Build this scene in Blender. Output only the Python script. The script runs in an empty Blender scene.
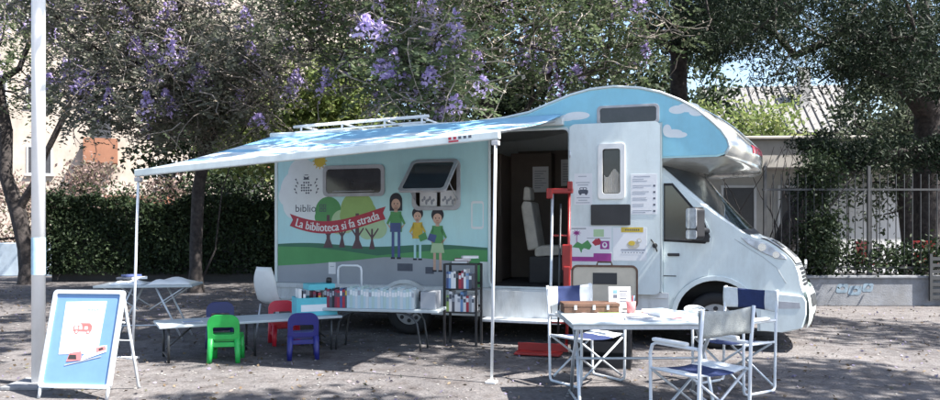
import bpy, math, random
import numpy as np
from mathutils import Vector, Matrix
from mathutils.geometry import tessellate_polygon
random.seed(7); rng = np.random.default_rng(11)
S = bpy.context.scene; COL = S.collection; PI = math.pi

# ------------------------------------------------------------------ camera constants (level camera, shifted lens)
FPX, HZ, EYE = 751.0, 224.4, 1.48
def gnd(px, py, z=0.0):
    Y = FPX * (EYE - z) / (py - HZ)
    return ((px - 470) / FPX * Y, Y)
def at(px, Y): return (px - 470) / FPX * Y
def zat(py, Y): return EYE - (py - HZ) * Y / FPX

# ------------------------------------------------------------------ materials
def mat(name, col, rough=.6, metal=0.0, var=.12, scale=6.0, bump=0.0, bscale=60.0, coat=0.0, spec=.5, col2=None, dirt=0.0, streak=False):
    m = bpy.data.materials.new(name); m.use_nodes = True
    nt = m.node_tree; b = nt.nodes['Principled BSDF']; L = nt.links.new
    b.inputs['Roughness'].default_value = rough; b.inputs['Metallic'].default_value = metal
    b.inputs['Coat Weight'].default_value = coat; b.inputs['Specular IOR Level'].default_value = spec
    tc = nt.nodes.new('ShaderNodeTexCoord')
    n = nt.nodes.new('ShaderNodeTexNoise'); n.inputs['Scale'].default_value = scale
    n.inputs['Detail'].default_value = 6; n.inputs['Roughness'].default_value = .65
    L(tc.outputs['Object'], n.inputs['Vector'])
    r = nt.nodes.new('ShaderNodeValToRGB')
    c2 = col2 or tuple(c * (1 - var * 2) for c in col)
    c1 = col if col2 else tuple(min(1, c * (1 + var)) for c in col)
    r.color_ramp.elements[0].position = .3; r.color_ramp.elements[1].position = .7
    r.color_ramp.elements[0].color = (*c2, 1); r.color_ramp.elements[1].color = (*c1, 1)
    L(n.outputs['Fac'], r.inputs['Fac'])
    src = r.outputs['Color']
    if dirt:
        n2 = nt.nodes.new('ShaderNodeTexNoise'); n2.inputs['Scale'].default_value = 1.7; n2.inputs['Detail'].default_value = 9
        n2.inputs['Roughness'].default_value = .75
        mp = nt.nodes.new('ShaderNodeMapping'); mp.inputs['Scale'].default_value = (2.2, 2.2, .55) if streak else (1, 1, 1)
        L(tc.outputs['Object'], mp.inputs['Vector']); L(mp.outputs[0], n2.inputs['Vector'])
        r2 = nt.nodes.new('ShaderNodeValToRGB'); r2.color_ramp.elements[0].position = .48; r2.color_ramp.elements[1].position = .72
        r2.color_ramp.elements[1].color = (dirt, dirt, dirt, 1)
        L(n2.outputs['Fac'], r2.inputs['Fac'])
        mx = nt.nodes.new('ShaderNodeMix'); mx.data_type = 'RGBA'
        L(r2.outputs['Color'], mx.inputs[0]); L(src, mx.inputs[6]); mx.inputs[7].default_value = (.16, .14, .11, 1)
        src = mx.outputs[2]
    L(src, b.inputs['Base Color'])
    if bump:
        nb = nt.nodes.new('ShaderNodeTexNoise'); nb.inputs['Scale'].default_value = bscale; nb.inputs['Detail'].default_value = 4
        L(tc.outputs['Object'], nb.inputs['Vector'])
        bp = nt.nodes.new('ShaderNodeBump'); bp.inputs['Strength'].default_value = bump; bp.inputs['Distance'].default_value = .01
        L(nb.outputs['Fac'], bp.inputs['Height']); L(bp.outputs['Normal'], b.inputs['Normal'])
    return m

def leafmat(name, cols, trans=.35, rough=.6):
    m = bpy.data.materials.new(name); m.use_nodes = True
    nt = m.node_tree; L = nt.links.new
    b = nt.nodes['Principled BSDF']; out = nt.nodes['Material Output']
    b.inputs['Roughness'].default_value = rough; b.inputs['Specular IOR Level'].default_value = .25
    g = nt.nodes.new('ShaderNodeNewGeometry'); r = nt.nodes.new('ShaderNodeValToRGB')
    while len(r.color_ramp.elements) < len(cols): r.color_ramp.elements.new(.5)
    for i, c in enumerate(cols):
        r.color_ramp.elements[i].position = i / max(1, len(cols) - 1); r.color_ramp.elements[i].color = (*c, 1)
    L(g.outputs['Random Per Island'], r.inputs['Fac']); L(r.outputs['Color'], b.inputs['Base Color'])
    t = nt.nodes.new('ShaderNodeBsdfTranslucent'); L(r.outputs['Color'], t.inputs['Color'])
    mx = nt.nodes.new('ShaderNodeMixShader'); mx.inputs[0].default_value = trans
    L(b.outputs[0], mx.inputs[1]); L(t.outputs[0], mx.inputs[2]); L(mx.outputs[0], out.inputs['Surface'])
    return m

M = {}
def defm():
    M['van_white'] = mat('van_white_paint', (.69, .755, .75), .32, var=.03, coat=.3, dirt=.22, streak=True, bump=.12, bscale=3.0)
    M['van_blue'] = mat('van_blue_film', (.25, .57, .70), .35, var=.04, coat=.2, dirt=.16, streak=True, bump=.10, bscale=3.0)
    M['mural_sky'] = mat('mural_sky_film', (.50, .77, .77), .42, var=.03, scale=1.2, col2=(.43, .71, .75), dirt=.14, streak=True, bump=.10, bscale=3.0)
    M['silver'] = mat('nose_silver_plastic', (.56, .56, .52), .14, var=.15, scale=3, coat=.6, dirt=.3, streak=True, metal=.35)
    M['skirt'] = mat('skirt_white_plastic', (.66, .68, .68), .45, var=.06, dirt=.45, streak=True)
    M['rubber'] = mat('black_rubber', (.018, .018, .02), .75, bump=.2)
    M['blackplastic'] = mat('black_plastic', (.022, .022, .025), .45)
    M['darkglass'] = mat('dark_glass', (.020, .032, .040), .05, var=.1, spec=.9, coat=.6)
    M['acrylic'] = mat('tinted_acrylic', (.030, .026, .03), .12, var=.2, spec=.7)
    M['wframe'] = mat('window_frame_grey', (.42, .42, .44), .5)
    M['chrome'] = mat('bright_metal', (.75, .76, .78), .22, metal=.9)
    M['alu'] = mat('brushed_aluminium', (.62, .66, .70), .38, metal=.35, var=.08, scale=20)
    M['whitetube'] = mat('white_enamel_tube', (.74, .77, .80), .38, var=.05, dirt=.06)
    M['lens'] = mat('headlight_lens', (.60, .64, .68), .08, var=.25, scale=9, spec=.9)
    M['paper'] = mat('white_paper', (.78, .78, .79), .8, var=.02, scale=3)
    M['ink'] = mat('grey_ink', (.10, .11, .14), .8)
    M['inkl'] = mat('pale_ink', (.36, .38, .43), .8)
    M['green'] = mat('print_green', (.09, .30, .10), .55, var=.05)
    M['green2'] = mat('print_light_green', (.30, .45, .14), .55, var=.05)
    M['green3'] = mat('print_pale_green', (.42, .58, .34), .55, var=.05)
    M['hill'] = mat('print_hill_green', (.09, .32, .11), .55, var=.08, scale=1.5)
    M['hill2'] = mat('print_hill_dark', (.045, .17, .10), .55, var=.08, scale=1.5)
    M['road'] = mat('print_road_grey', (.34, .36, .39), .5, var=.06, scale=1.5)
    M['bark_print'] = mat('print_trunk', (.11, .06, .07), .55)
    M['red'] = mat('print_red', (.42, .03, .055), .5, var=.06)
    M['yellow'] = mat('print_yellow', (.66, .47, .06), .55)
    M['skin'] = mat('print_skin', (.62, .40, .30), .55)
    M['hair'] = mat('print_black', (.02, .02, .03), .55)
    M['jean'] = mat('print_blue', (.07, .10, .26), .55)
    M['magenta'] = mat('print_magenta', (.36, .05, .27), .55)
    M['cloud'] = mat('print_cloud', (.76, .79, .80), .5, var=.03)
    M['canvas'] = awnmat()
    M['tyre'] = mat('tyre_rubber', (.016, .016, .017), .8, bump=.3)
    M['rim'] = mat('wheel_rim', (.42, .43, .44), .4, metal=.5)
    M['inner'] = mat('interior_wood', (.13, .10, .08), .6, scale=3)
    M['innerdark'] = mat('interior_dark', (.035, .033, .033), .7)
    M['cream'] = mat('cream_upholstery', (.56, .52, .45), .85, bump=.3)
    M['redpaint'] = mat('red_enamel', (.30, .022, .020), .4, var=.06)
    M['kgreen'] = mat('green_plastic', (.02, .40, .075), .42, var=.10, scale=9, dirt=.12)
    M['kblue'] = mat('deep_blue_plastic', (.018, .022, .17), .38, var=.06)
    M['kblue2'] = mat('dark_blue_plastic', (.014, .018, .11), .4, var=.06)
    M['kred'] = mat('red_plastic', (.66, .025, .05), .38, var=.06)
    M['wplastic'] = mat('white_plastic', (.78, .78, .76), .45, var=.03, dirt=.05)
    M['tabletop'] = mat('table_top_laminate', (.47, .53, .55), .45, var=.06, scale=4, dirt=.06)
    M['steel'] = mat('dark_steel', (.07, .075, .08), .45, metal=.5)
    M['fabw'] = mat('canvas_white', (.64, .67, .68), .9, var=.06, scale=20, bump=.4, bscale=200)
    M['fabb'] = mat('canvas_navy', (.016, .030, .105), .9, var=.1, scale=20, bump=.4, bscale=200)
    M['fabg'] = mat('canvas_grey', (.34, .36, .35), .9, var=.12, scale=14, bump=.5, bscale=120)
    M['beige'] = mat('beige_cloth', (.52, .46, .37), .85, var=.06)
    M['brown'] = mat('brown_leather', (.12, .06, .035), .55, var=.25, scale=14)
    M['teal'] = mat('turquoise_board', (.10, .50, .58), .5, var=.05)
    M['maroon'] = mat('maroon_cover', (.25, .03, .07), .5)
    M['boardblue'] = mat('board_blue', (.16, .30, .54), .45, var=.05)
    M['pole'] = mat('pole_white_paint', (.86, .86, .86), .4, var=.04, scale=3, dirt=.08)
    M['sticker'] = mat('pale_blue_sticker', (.45, .68, .82), .5, var=.15, scale=9)
    M['bark'] = mat('tree_bark', (.048, .040, .038), .95, var=.4, scale=9, bump=1.0, bscale=18)
    M['barkl'] = mat('twig_bark', (.26, .23, .205), .95, var=.3, scale=9, bump=.6, bscale=18)
    M['wallp'] = mat('building_white_render', (.40, .345, .295), .9, var=.14, scale=.8, bump=.2, dirt=.35, streak=True)
    M['orange'] = mat('building_terracotta', (.24, .11, .065), .9, var=.1, scale=2)
    M['wgrey'] = mat('building_grey_render', (.44, .42, .39), .9, var=.12, scale=1.2, dirt=.2)
    M['wlight'] = mat('building_pale_panel', (.62, .62, .62), .8, var=.08, scale=1.0, dirt=.1)
    M['rooft'] = mat('roof_sheet_grey', (.17, .165, .16), .8, var=.15, scale=5)
    M['shutter'] = mat('window_dark', (.05, .05, .055), .35)
    M['concrete'] = mat('low_wall_concrete', (.22, .23, .25), .95, var=.18, scale=3, bump=.4, bscale=40, dirt=.4)
    M['paintwall'] = mat('pale_blue_wall_paint', (.42, .50, .58), .9, var=.12, scale=2, dirt=.2)
    M['iron'] = mat('fence_iron', (.045, .047, .05), .6)
    M['graffiti'] = mat('graffiti_blue', (.20, .27, .33), .8, var=.2, scale=8)
    M['fadedred'] = mat('faded_red_print', (.60, .17, .16), .6)
    M['pinkc'] = mat('pink_plastic', (.70, .22, .22), .5)

def awnmat():
    m = mat('awning_vinyl', (.66, .78, .84), .5, var=.08, scale=5, dirt=.2)
    nt = m.node_tree; b = nt.nodes['Principled BSDF']; L = nt.links.new
    old = b.inputs['Base Color'].links[0].from_socket
    tc = nt.nodes.new('ShaderNodeTexCoord'); sp = nt.nodes.new('ShaderNodeSeparateXYZ'); L(tc.outputs['Object'], sp.inputs[0])
    rp = nt.nodes.new('ShaderNodeValToRGB'); rp.color_ramp.interpolation = 'CONSTANT'
    els = rp.color_ramp.elements
    mr = nt.nodes.new('ShaderNodeMapRange'); mr.inputs[1].default_value = -2.6; mr.inputs[2].default_value = .1
    L(sp.outputs['Y'], mr.inputs[0]); L(mr.outputs[0], rp.inputs[0])
    seq = [(0, 0), (.30, 1), (.34, 0), (.52, 1), (.60, 0), (.70, 1)]
    while len(els) < len(seq): els.new(.5)
    for e, (p, v) in zip(els, seq): e.position = p; e.color = (v, v, v, 1)
    mx = nt.nodes.new('ShaderNodeMix'); mx.data_type = 'RGBA'
    L(rp.outputs[0], mx.inputs[0]); L(old, mx.inputs[6]); mx.inputs[7].default_value = (.24, .50, .70, 1)
    L(mx.outputs[2], b.inputs['Base Color'])
    return m

# ------------------------------------------------------------------ mesh builder
class MB:
    def __init__(s): s.v = []; s.f = []; s.m = []; s.sm = []
    def add(s, vs, fs, mi=0, smooth=False, X=None):
        o = len(s.v)
        for p in vs:
            p = Vector(p)
            if X is not None: p = X @ p
            s.v.append(tuple(p))
        for f in fs: s.f.append(tuple(i + o for i in f)); s.m.append(mi); s.sm.append(smooth)
        return s
    def box(s, a, b, mi=0, X=None):
        (x0, y0, z0), (x1, y1, z1) = a, b
        return s.add([(x0,y0,z0),(x1,y0,z0),(x1,y1,z0),(x0,y1,z0),(x0,y0,z1),(x1,y0,z1),(x1,y1,z1),(x0,y1,z1)],
              [(3,2,1,0),(4,5,6,7),(0,1,5,4),(1,2,6,5),(2,3,7,6),(3,0,4,7)], mi, False, X)
    def tube(s, pts, r, n=10, mi=0, X=None, caps=True):
        pts = [Vector(p) for p in pts]; rs = r if isinstance(r, (list, tuple)) else [r] * len(pts)
        vs = []; fs = []; ref = None
        for i, p in enumerate(pts):
            t = (pts[min(i + 1, len(pts) - 1)] - pts[max(i - 1, 0)]).normalized()
            if ref is None:
                ref = t.cross(Vector((0, 0, 1)))
                if ref.length < .1: ref = t.cross(Vector((1, 0, 0)))
            ref = (ref - t * ref.dot(t)).normalized(); q = t.cross(ref)
            for k in range(n):
                a = 2 * PI * k / n; vs.append(p + (ref * math.cos(a) + q * math.sin(a)) * rs[i])
        for i in range(len(pts) - 1):
            for k in range(n):
                fs.append((i*n + k, i*n + (k+1) % n, (i+1)*n + (k+1) % n, (i+1)*n + k))
        s.add(vs, fs, mi, True, X)
        if caps:
            s.add(vs[:n], [tuple(range(n))[::-1]], mi, False, X); s.add(vs[-n:], [tuple(range(n))], mi, False, X)
        return s
    def poly(s, pts, mi=0, X=None, holes=()):
        loops = [[Vector(p) for p in pts]] + [[Vector(p) for p in h] for h in holes]
        fl = [p for l in loops for p in l]
        return s.add(fl, [tuple(t) for t in tessellate_polygon(loops)], mi, False, X)
    def prism(s, pts2, f, d0, d1, mi=0, mside=None, holes=(), X=None):
        """pts2 2-D outline, f(a, b, d) -> 3-D point, between depths d0 and d1"""
        loops = [pts2] + list(holes)
        for d in (d0, d1):
            s.poly([f(a, b, d) for a, b in pts2], mi, X, [[f(a, b, d) for a, b in h] for h in holes])
        for l in loops:
            n = len(l)
            s.add([f(a, b, d0) for a, b in l] + [f(a, b, d1) for a, b in l],
                  [(i, (i+1) % n, n + (i+1) % n, n + i) for i in range(n)], mi if mside is None else mside, False, X)
        return s
    def build(s, name, mats, parent=None, bevel=0.0, loc=None, rz=0.0, fix=True):
        me = bpy.data.meshes.new(name); me.from_pydata(s.v, [], s.f)
        mats = mats if isinstance(mats, (list, tuple)) else [mats]
        for m in mats: me.materials.append(M[m] if isinstance(m, str) else m)
        me.polygons.foreach_set('material_index', s.m); me.polygons.foreach_set('use_smooth', s.sm)
        if fix:
            import bmesh
            bm = bmesh.new(); bm.from_mesh(me); bmesh.ops.remove_doubles(bm, verts=bm.verts, dist=1e-5)
            bmesh.ops.recalc_face_normals(bm, faces=bm.faces); bm.to_mesh(me); bm.free()
        me.update()
        o = bpy.data.objects.new(name, me); COL.objects.link(o)
        if parent is not None: o.parent = parent
        if loc is not None: o.location = loc; o.rotation_euler = (0, 0, rz)
        if bevel:
            b = o.modifiers.new('bevel', 'BEVEL'); b.width = bevel; b.segments = 2; b.limit_method = 'ANGLE'; b.angle_limit = math.radians(40)
        return o
def tag(o, label, cat, group=None, kind=None):
    if label: o['label'] = label
    if cat: o['category'] = cat
    if group: o['group'] = group
    if kind: o['kind'] = kind
    return o
def thing(name, label, cat, loc=(0, 0, 0), rz=0.0, group=None):
    o = bpy.data.objects.new(name, None); o.empty_display_size = .2; COL.objects.link(o)
    o.location = loc; o.rotation_euler = (0, 0, rz)
    return tag(o, label, cat, group)
def kids(o): return [c for c in bpy.data.objects if c.parent == o]
def dup(o, label, loc, rz, parent=None):
    c = o.copy(); COL.objects.link(c)
    if parent is None: c.location = loc; c.rotation_euler = (0, 0, rz); c['label'] = label
    else: c.parent = parent
    for ch in kids(o): dup(ch, None, None, 0, c)
    return c
def arc(cx, cz, r, a0, a1, n):
    return [(cx + r * math.cos(math.radians(a0 + (a1 - a0) * i / n)), cz + r * math.sin(math.radians(a0 + (a1 - a0) * i / n))) for i in range(n + 1)]
def ell(cx, cz, rx, rz, n=28): return [(cx + rx * math.cos(2*PI*i/n), cz + rz * math.sin(2*PI*i/n)) for i in range(n)]
def rrect(x0, z0, x1, z1, r, n=5):
    return (arc(x1 - r, z0 + r, r, -90, 0, n) + arc(x1 - r, z1 - r, r, 0, 90, n) + arc(x0 + r, z1 - r, r, 90, 180, n) + arc(x0 + r, z0 + r, r, 180, 270, n))
def cat_rom(P, t):
    i = min(int(t), len(P) - 2); f = t - i
    g = lambda k: Vector(P[max(0, min(len(P) - 1, k))])
    p0, p1, p2, p3 = g(i-1), g(i), g(i+1), g(i+2)
    return .5 * ((2*p1) + (p2-p0)*f + (2*p0-5*p1+4*p2-p3)*f*f + (3*p1-p0-3*p2+p3)*f*f*f)
_tc = {}
def text_geo(body, size):
    cu = bpy.data.curves.new('lettering_source', 'FONT'); cu.body = body; cu.size = size; cu.resolution_u = 3; cu.align_x = 'CENTER'
    o = bpy.data.objects.new('lettering_source', cu); COL.objects.link(o)
    dg = bpy.context.evaluated_depsgraph_get(); dg.update()
    ev = o.evaluated_get(dg); me = ev.to_mesh()
    vs = [tuple(v.co) for v in me.vertices]; fs = [tuple(p.vertices) for p in me.polygons]
    ev.to_mesh_clear(); bpy.data.objects.remove(o); bpy.data.curves.remove(cu)
    return vs, fs

# ------------------------------------------------------------------ foliage
def quads(name, C, L, W, m, parent=None, T=None, droop=0.0, loc=None):
    """one mesh of pointed leaf faces at the points C"""
    C = np.asarray(C, dtype=np.float64); n = len(C)
    if T is None: T = rng.normal(size=(n, 3)); T[:, 2] -= droop
    T = T / np.linalg.norm(T, axis=1, keepdims=True)
    B = np.cross(T, rng.normal(size=(n, 3))); B /= np.linalg.norm(B, axis=1, keepdims=True) + 1e-9
    l = (L * rng.uniform(.6, 1.3, n))[:, None]; w = (W * rng.uniform(.6, 1.3, n))[:, None]
    V = np.stack([C - T*l*.5, C + B*w*.5 - T*l*.05, C + T*l*.5, C - B*w*.5 - T*l*.05], axis=1).reshape(-1, 3)
    me = bpy.data.meshes.new(name); me.vertices.add(4*n); me.vertices.foreach_set('co', V.ravel())
    me.loops.add(4*n); me.loops.foreach_set('vertex_index', np.arange(4*n, dtype=np.int32))
    me.polygons.add(n); me.polygons.foreach_set('loop_start', np.arange(0, 4*n, 4, dtype=np.int32))
    me.update(calc_edges=True); me.materials.append(m)
    o = bpy.data.objects.new(name, me); COL.objects.link(o)
    if parent is not None: o.parent = parent
    if loc is not None: o.location = loc
    return o
def fronds(C, N, length, leaf_per=14):
    """pinnate sprays: leaflets on both sides of a drooping rib -> centres, tangents"""
    P = []; T = []
    C = np.asarray(C)
    for c in C:
        for _ in range(N):
            d = rng.normal(size=3); d[2] = d[2]*.5 - .15; d /= np.linalg.norm(d)
            side = np.cross(d, (0, 0, 1.0)); side /= np.linalg.norm(side) + 1e-9
            Ln = length * rng.uniform(.6, 1.2); st = c + rng.normal(size=3) * length * .35
            k = np.linspace(.1, 1, leaf_per); sg = np.where(np.arange(leaf_per) % 2, 1, -1)
            base = st + d*(k*Ln)[:, None]; base[:, 2] -= .35*Ln*k*k
            t = side*sg[:, None]*.8 + d*.5 + rng.normal(size=(leaf_per, 3))*.15
            P.append(base + t*.05); T.append(t)
    return np.concatenate(P), np.concatenate(T)
def skeleton(trunks, attract, step=.45, jitter=.12):
    """trunks: list of node chains; every attractor is joined to its nearest node. -> nodes, parents, children counts"""
    N = []; Pn = []
    for ch in trunks:
        base, pts = ch
        prev = base
        for p in pts: N.append(np.array(p, float)); Pn.append(prev); prev = len(N) - 1
    start = N[len(trunks[0][1]) - 1]
    order = np.argsort(np.linalg.norm(attract - start, axis=1))
    for a in attract[order]:
        A = np.array(N[2:]); d = np.linalg.norm(A - a, axis=1) + .25*np.maximum(0, A[:, 2] - a[2] )
        j = int(np.argmin(d)) + 2; s = N[j]; L = np.linalg.norm(a - s); k = max(1, int(L/step)); prev = j
        for q in range(1, k + 1):
            f = q/k; p = s + (a - s)*f; p = p + np.array([0, 0, .12*L*math.sin(PI*f)])
            if q < k: p = p + rng.normal(size=3)*jitter
            N.append(p); Pn.append(prev); prev = len(N) - 1
    return N, Pn
def limb_mesh(name, N, Pn, r0, rtip, m, parent, nside=6, minr=0.0, fixed=0):
    cnt = np.zeros(len(N))
    ch = [0]*len(N)
    for p in Pn:
        if p >= 0: ch[p] += 1
    for i in range(len(N) - 1, -1, -1):
        if ch[i] == 0: cnt[i] = 1
        if Pn[i] >= 0: cnt[Pn[i]] += cnt[i]
    ex = math.log(r0/rtip)/math.log(max(2.0, cnt[0])); R = rtip*np.power(cnt, ex)
    mb = MB()
    for i in range(len(N)):
        if Pn[i] >= 0:
            a, b = N[Pn[i]], N[i]
            ra = min(R[Pn[i]], R[i]*1.5 + .01)
            mb.tube([a, b + (b - a)*.06], [ra, R[i]], nside if R[i] > .05 else 4, caps=False)
    if len(trunk_flare) and r0 > .1:
        a = Vector(N[0]); mb.tube([a + Vector((0, 0, -.1)), a + Vector((0, 0, .12)), a + Vector((0, 0, .5))], [r0*1.5, r0*1.25, r0*1.0], 10, caps=False)
    return mb.build(name, m, parent, fix=False), R
trunk_flare = [1]
def ellipsoid(n, c, r, clump=None, low=-1.0):
    out = []
    while len(out) < n:
        p = rng.uniform(-1, 1, 3)
        d = (p**2).sum()
        if d < 1 and d > .12 and p[2] > low: out.append(p*np.array(r) + np.array(c))
    return np.array(out)

# ================================================================== world, sun, camera
defm()
SUN = Vector((.94, -.36, 1.45)).normalized()
w = bpy.data.worlds.new('World'); S.world = w; w.use_nodes = True
nt = w.node_tree; bg = nt.nodes['Background']; sky = nt.nodes.new('ShaderNodeTexSky'); sky.sky_type = 'NISHITA'
sky.sun_disc = False; sky.sun_elevation = math.asin(SUN.z); sky.sun_rotation = math.atan2(SUN.x, SUN.y); sky.air_density = 1.0; sky.dust_density = 1.5
nt.links.new(sky.outputs[0], bg.inputs[0]); bg.inputs[1].default_value = .095
sl = bpy.data.lights.new('sun', 'SUN'); sl.energy = 5.0; sl.angle = math.radians(.53); sl.color = (1, .955, .89)
so = bpy.data.objects.new('sun', sl); COL.objects.link(so); so.rotation_euler = SUN.to_track_quat('Z', 'Y').to_euler(); so.location = SUN*30
cd = bpy.data.cameras.new('camera'); cam = bpy.data.objects.new('camera', cd); COL.objects.link(cam); S.camera = cam
cam.location = (0, 0, EYE); cam.rotation_euler = (PI/2, 0, 0)
cd.sensor_width = 36; cd.lens = FPX/940*36; cd.shift_y = (HZ - 200)/940; cd.clip_start = .05; cd.clip_end = 2000
vs = S.view_settings; vs.view_transform = 'Standard'; vs.look = 'None'; vs.gamma = 1; vs.exposure = 1.82; vs.use_curve_mapping = False
S.cycles.max_bounces = 8; S.cycles.transparent_max_bounces = 8; S.cycles.use_denoising = True

# ================================================================== ground
def groundmat():
    m = bpy.data.materials.new('gravel_asphalt'); m.use_nodes = True; nt = m.node_tree; b = nt.nodes['Principled BSDF']; L = nt.links.new
    b.inputs['Roughness'].default_value = .95; b.inputs['Specular IOR Level'].default_value = .2
    tc = nt.nodes.new('ShaderNodeTexCoord')
    def noise(sc, det=6):
        n = nt.nodes.new('ShaderNodeTexNoise'); n.inputs['Scale'].default_value = sc; n.inputs['Detail'].default_value = det; n.inputs['Roughness'].default_value = .7
        L(tc.outputs['Object'], n.inputs['Vector']); return n
    def ramp(src, stops):
        r = nt.nodes.new('ShaderNodeValToRGB'); e = r.color_ramp.elements
        while len(e) < len(stops): e.new(.5)
        for q, (p, c) in zip(e, stops): q.position = p; q.color = (*c, 1)
        L(src, r.inputs['Fac']); return r
    a = ramp(noise(.38).outputs['Fac'], [(.33, (.088, .083, .086)), (.67, (.178, .168, .167))])
    v = nt.nodes.new('ShaderNodeTexVoronoi'); v.inputs['Scale'].default_value = 38; L(tc.outputs['Object'], v.inputs['Vector'])
    st = ramp(v.outputs['Color'], [(.0, (.62, .62, .63)), (.55, (.92, .92, .92)), (.85, (1.12, 1.10, 1.08)), (1, (1.8, 1.75, 1.7))])
    mx = nt.nodes.new('ShaderNodeMix'); mx.data_type = 'RGBA'; mx.blend_type = 'MULTIPLY'; mx.inputs[0].default_value = .55
    L(a.outputs[0], mx.inputs[6]); L(st.outputs[0], mx.inputs[7])
    d = ramp(noise(4.5, 9).outputs['Fac'], [(.45, (1, 1, 1)), (.62, (.58, .54, .52))])
    m2 = nt.nodes.new('ShaderNodeMix'); m2.data_type = 'RGBA'; m2.blend_type = 'MULTIPLY'; m2.inputs[0].default_value = .8
    L(mx.outputs[2], m2.inputs[6]); L(d.outputs[0], m2.inputs[7]); L(m2.outputs[2], b.inputs['Base Color'])
    bp = nt.nodes.new('ShaderNodeBump'); bp.inputs['Strength'].default_value = .45; bp.inputs['Distance'].default_value = .02
    ad = nt.nodes.new('ShaderNodeMath'); ad.operation = 'ADD'; L(v.outputs['Distance'], ad.inputs[0]); L(noise(25).outputs['Fac'], ad.inputs[1])
    L(ad.outputs[0], bp.inputs['Height']); L(bp.outputs['Normal'], b.inputs['Normal'])
    return m
g = MB().add([(-250, -60, 0), (250, -60, 0), (250, 500, 0), (-250, 500, 0)], [(0, 1, 2, 3)]).build('ground', groundmat()); g['kind'] = 'structure'
n = 7000
C = np.stack([rng.uniform(-11, 11, n), 4.5 + 13*rng.power(.8, n), np.full(n, .012)], 1)
T = rng.normal(size=(n, 3)); T[:, 2] *= .25
o = quads('fallen_leaves', C, .048, .024, leafmat('leaf_litter', [(.07, .05, .03), (.13, .09, .055), (.20, .16, .11), (.24, .21, .32), (.10, .10, .05)], .1), T=T)
tag(o, 'dry leaves and petals scattered over the dark gravel', 'leaf litter', kind='stuff')

nP = 2600; mb = MB()
for k in range(nP):
    Y_ = 4.6 + 12*random.random()**1.3; x_ = random.uniform(-.66, .66)*Y_; r_ = random.uniform(.006, .019); a = random.uniform(0, 6)
    vs_ = [(x_ + r_*math.cos(a + q*1.5708)*random.uniform(.7, 1.3), Y_ + r_*math.sin(a + q*1.5708)*random.uniform(.7, 1.3), r_*.25) for q in range(4)]
    mb.add(vs_ + [(x_, Y_, r_*.8)], [(0, 1, 4), (1, 2, 4), (2, 3, 4), (3, 0, 4)])
tag(mb.build('loose_gravel', mat('gravel_stone', (.24, .23, .22), .9, var=.3, scale=3), fix=False), 'loose small stones scattered over the ground', 'gravel', kind='stuff')

# ================================================================== camper van (local x forward, y away from the viewer, z up)
VX, VZ, YAW = -2.775, 10.587, .311
van = thing('camper_van', 'white and sky blue camper van fitted out as a travelling library with a painted side', 'camper van', (VX, VZ, 0), -YAW)
WD = 2.3
def fxz(y0):  # map (a, b, d) -> local point, d = distance towards the viewer from plane y0
    return lambda a, b, d: (a, y0 - d, b)
# --- side wall outline
side_top = [(5.06, 3.12), (5.30, 3.055), (5.53, 2.95), (5.72, 2.83), (5.87, 2.70), (5.99, 2.58), (6.06, 2.47), (6.085, 2.38), (6.04, 2.30), (5.95, 2.272), (5.6, 2.27), (5.32, 2.27)]
roof = [(0.03, 2.60), (.09, 2.69), (.6, 2.715), (1.8, 2.765), (3.0, 2.80), (3.38, 2.833), (3.7, 2.89), (3.95, 2.985), (4.22, 3.08), (4.46, 3.135), (4.75, 3.155)]
door_hole = rrect(3.19, .69, 4.20, 2.66, .06)[::-1]
w2_hole = rrect(2.16, 1.71, 2.745, 2.295, .08)[::-1]
b = MB()
b.poly([(x, 0, z) for x, z in [(0.03, .67)] + [(0.03, 2.60)] + roof[1:] + side_top + [(5.32, .67)]], 0, holes=[[(x, 0, z) for x, z in door_hole], [(x, 0, z) for x, z in w2_hole]])
b.poly([(x, WD, z) for x, z in [(0.03, .30)] + roof + side_top + [(5.32, .30)]], 1)
rr = [(.03, .30)] + roof + side_top[:1]
for (x0, z0), (x1, z1) in zip(rr, rr[1:]): b.add([(x0, 0, z0), (x1, 0, z1), (x1, WD, z1), (x0, WD, z0)], [(0, 1, 2, 3)], 1, x0 > .05)
b.add([(5.32, 0, .3), (5.32, WD, .3), (5.32, WD, 2.27), (5.32, 0, 2.27)], [(0, 1, 2, 3)], 1)
b.add([(.03, 0, .66), (5.32, 0, .66), (5.32, WD, .66), (.03, WD, .66)], [(0, 1, 2, 3)], 2)
b.build('body', ['mural_sky', 'van_white', 'innerdark'], van, fix=False)
# blue upper film over the door and cab-over (proud of the wall)
blue = [(4.02, 2.70), (4.02, 2.98), (4.22, 3.062), (4.46, 3.115), (4.75, 3.133), (5.06, 3.10), (5.30, 3.035), (5.53, 2.93), (5.72, 2.81), (5.86, 2.685), (5.975, 2.565), (6.045, 2.46), (6.065, 2.385), (6.02, 2.315), (5.94, 2.293), (5.33, 2.29), (5.33, 2.70)]
bp_ = MB().prism(blue, fxz(0), .003, .006)
bp_.prism([(3.40, 2.70), (4.02, 2.70), (4.02, 2.98), (3.72, 2.875), (3.40, 2.81)], fxz(0), .003, .006)
kk = 0
for cx, cz, rx, rz in [(5.62, 2.86, .13, .055), (5.50, 2.84, .10, .05), (5.72, 2.80, .09, .045), (5.45, 2.56, .11, .05), (5.38, 2.60, .05, .07), (5.52, 2.54, .09, .035), (4.3, 2.82, .16, .05), (4.18, 2.80, .1, .04)]:
    kk += 1; bp_.prism(ell(cx, cz, rx, rz), fxz(0), .0062, .0063 + .00012*kk, 1)
bp_.build('upper_panel', ['van_blue', 'cloud'], van, fix=False)
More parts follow.
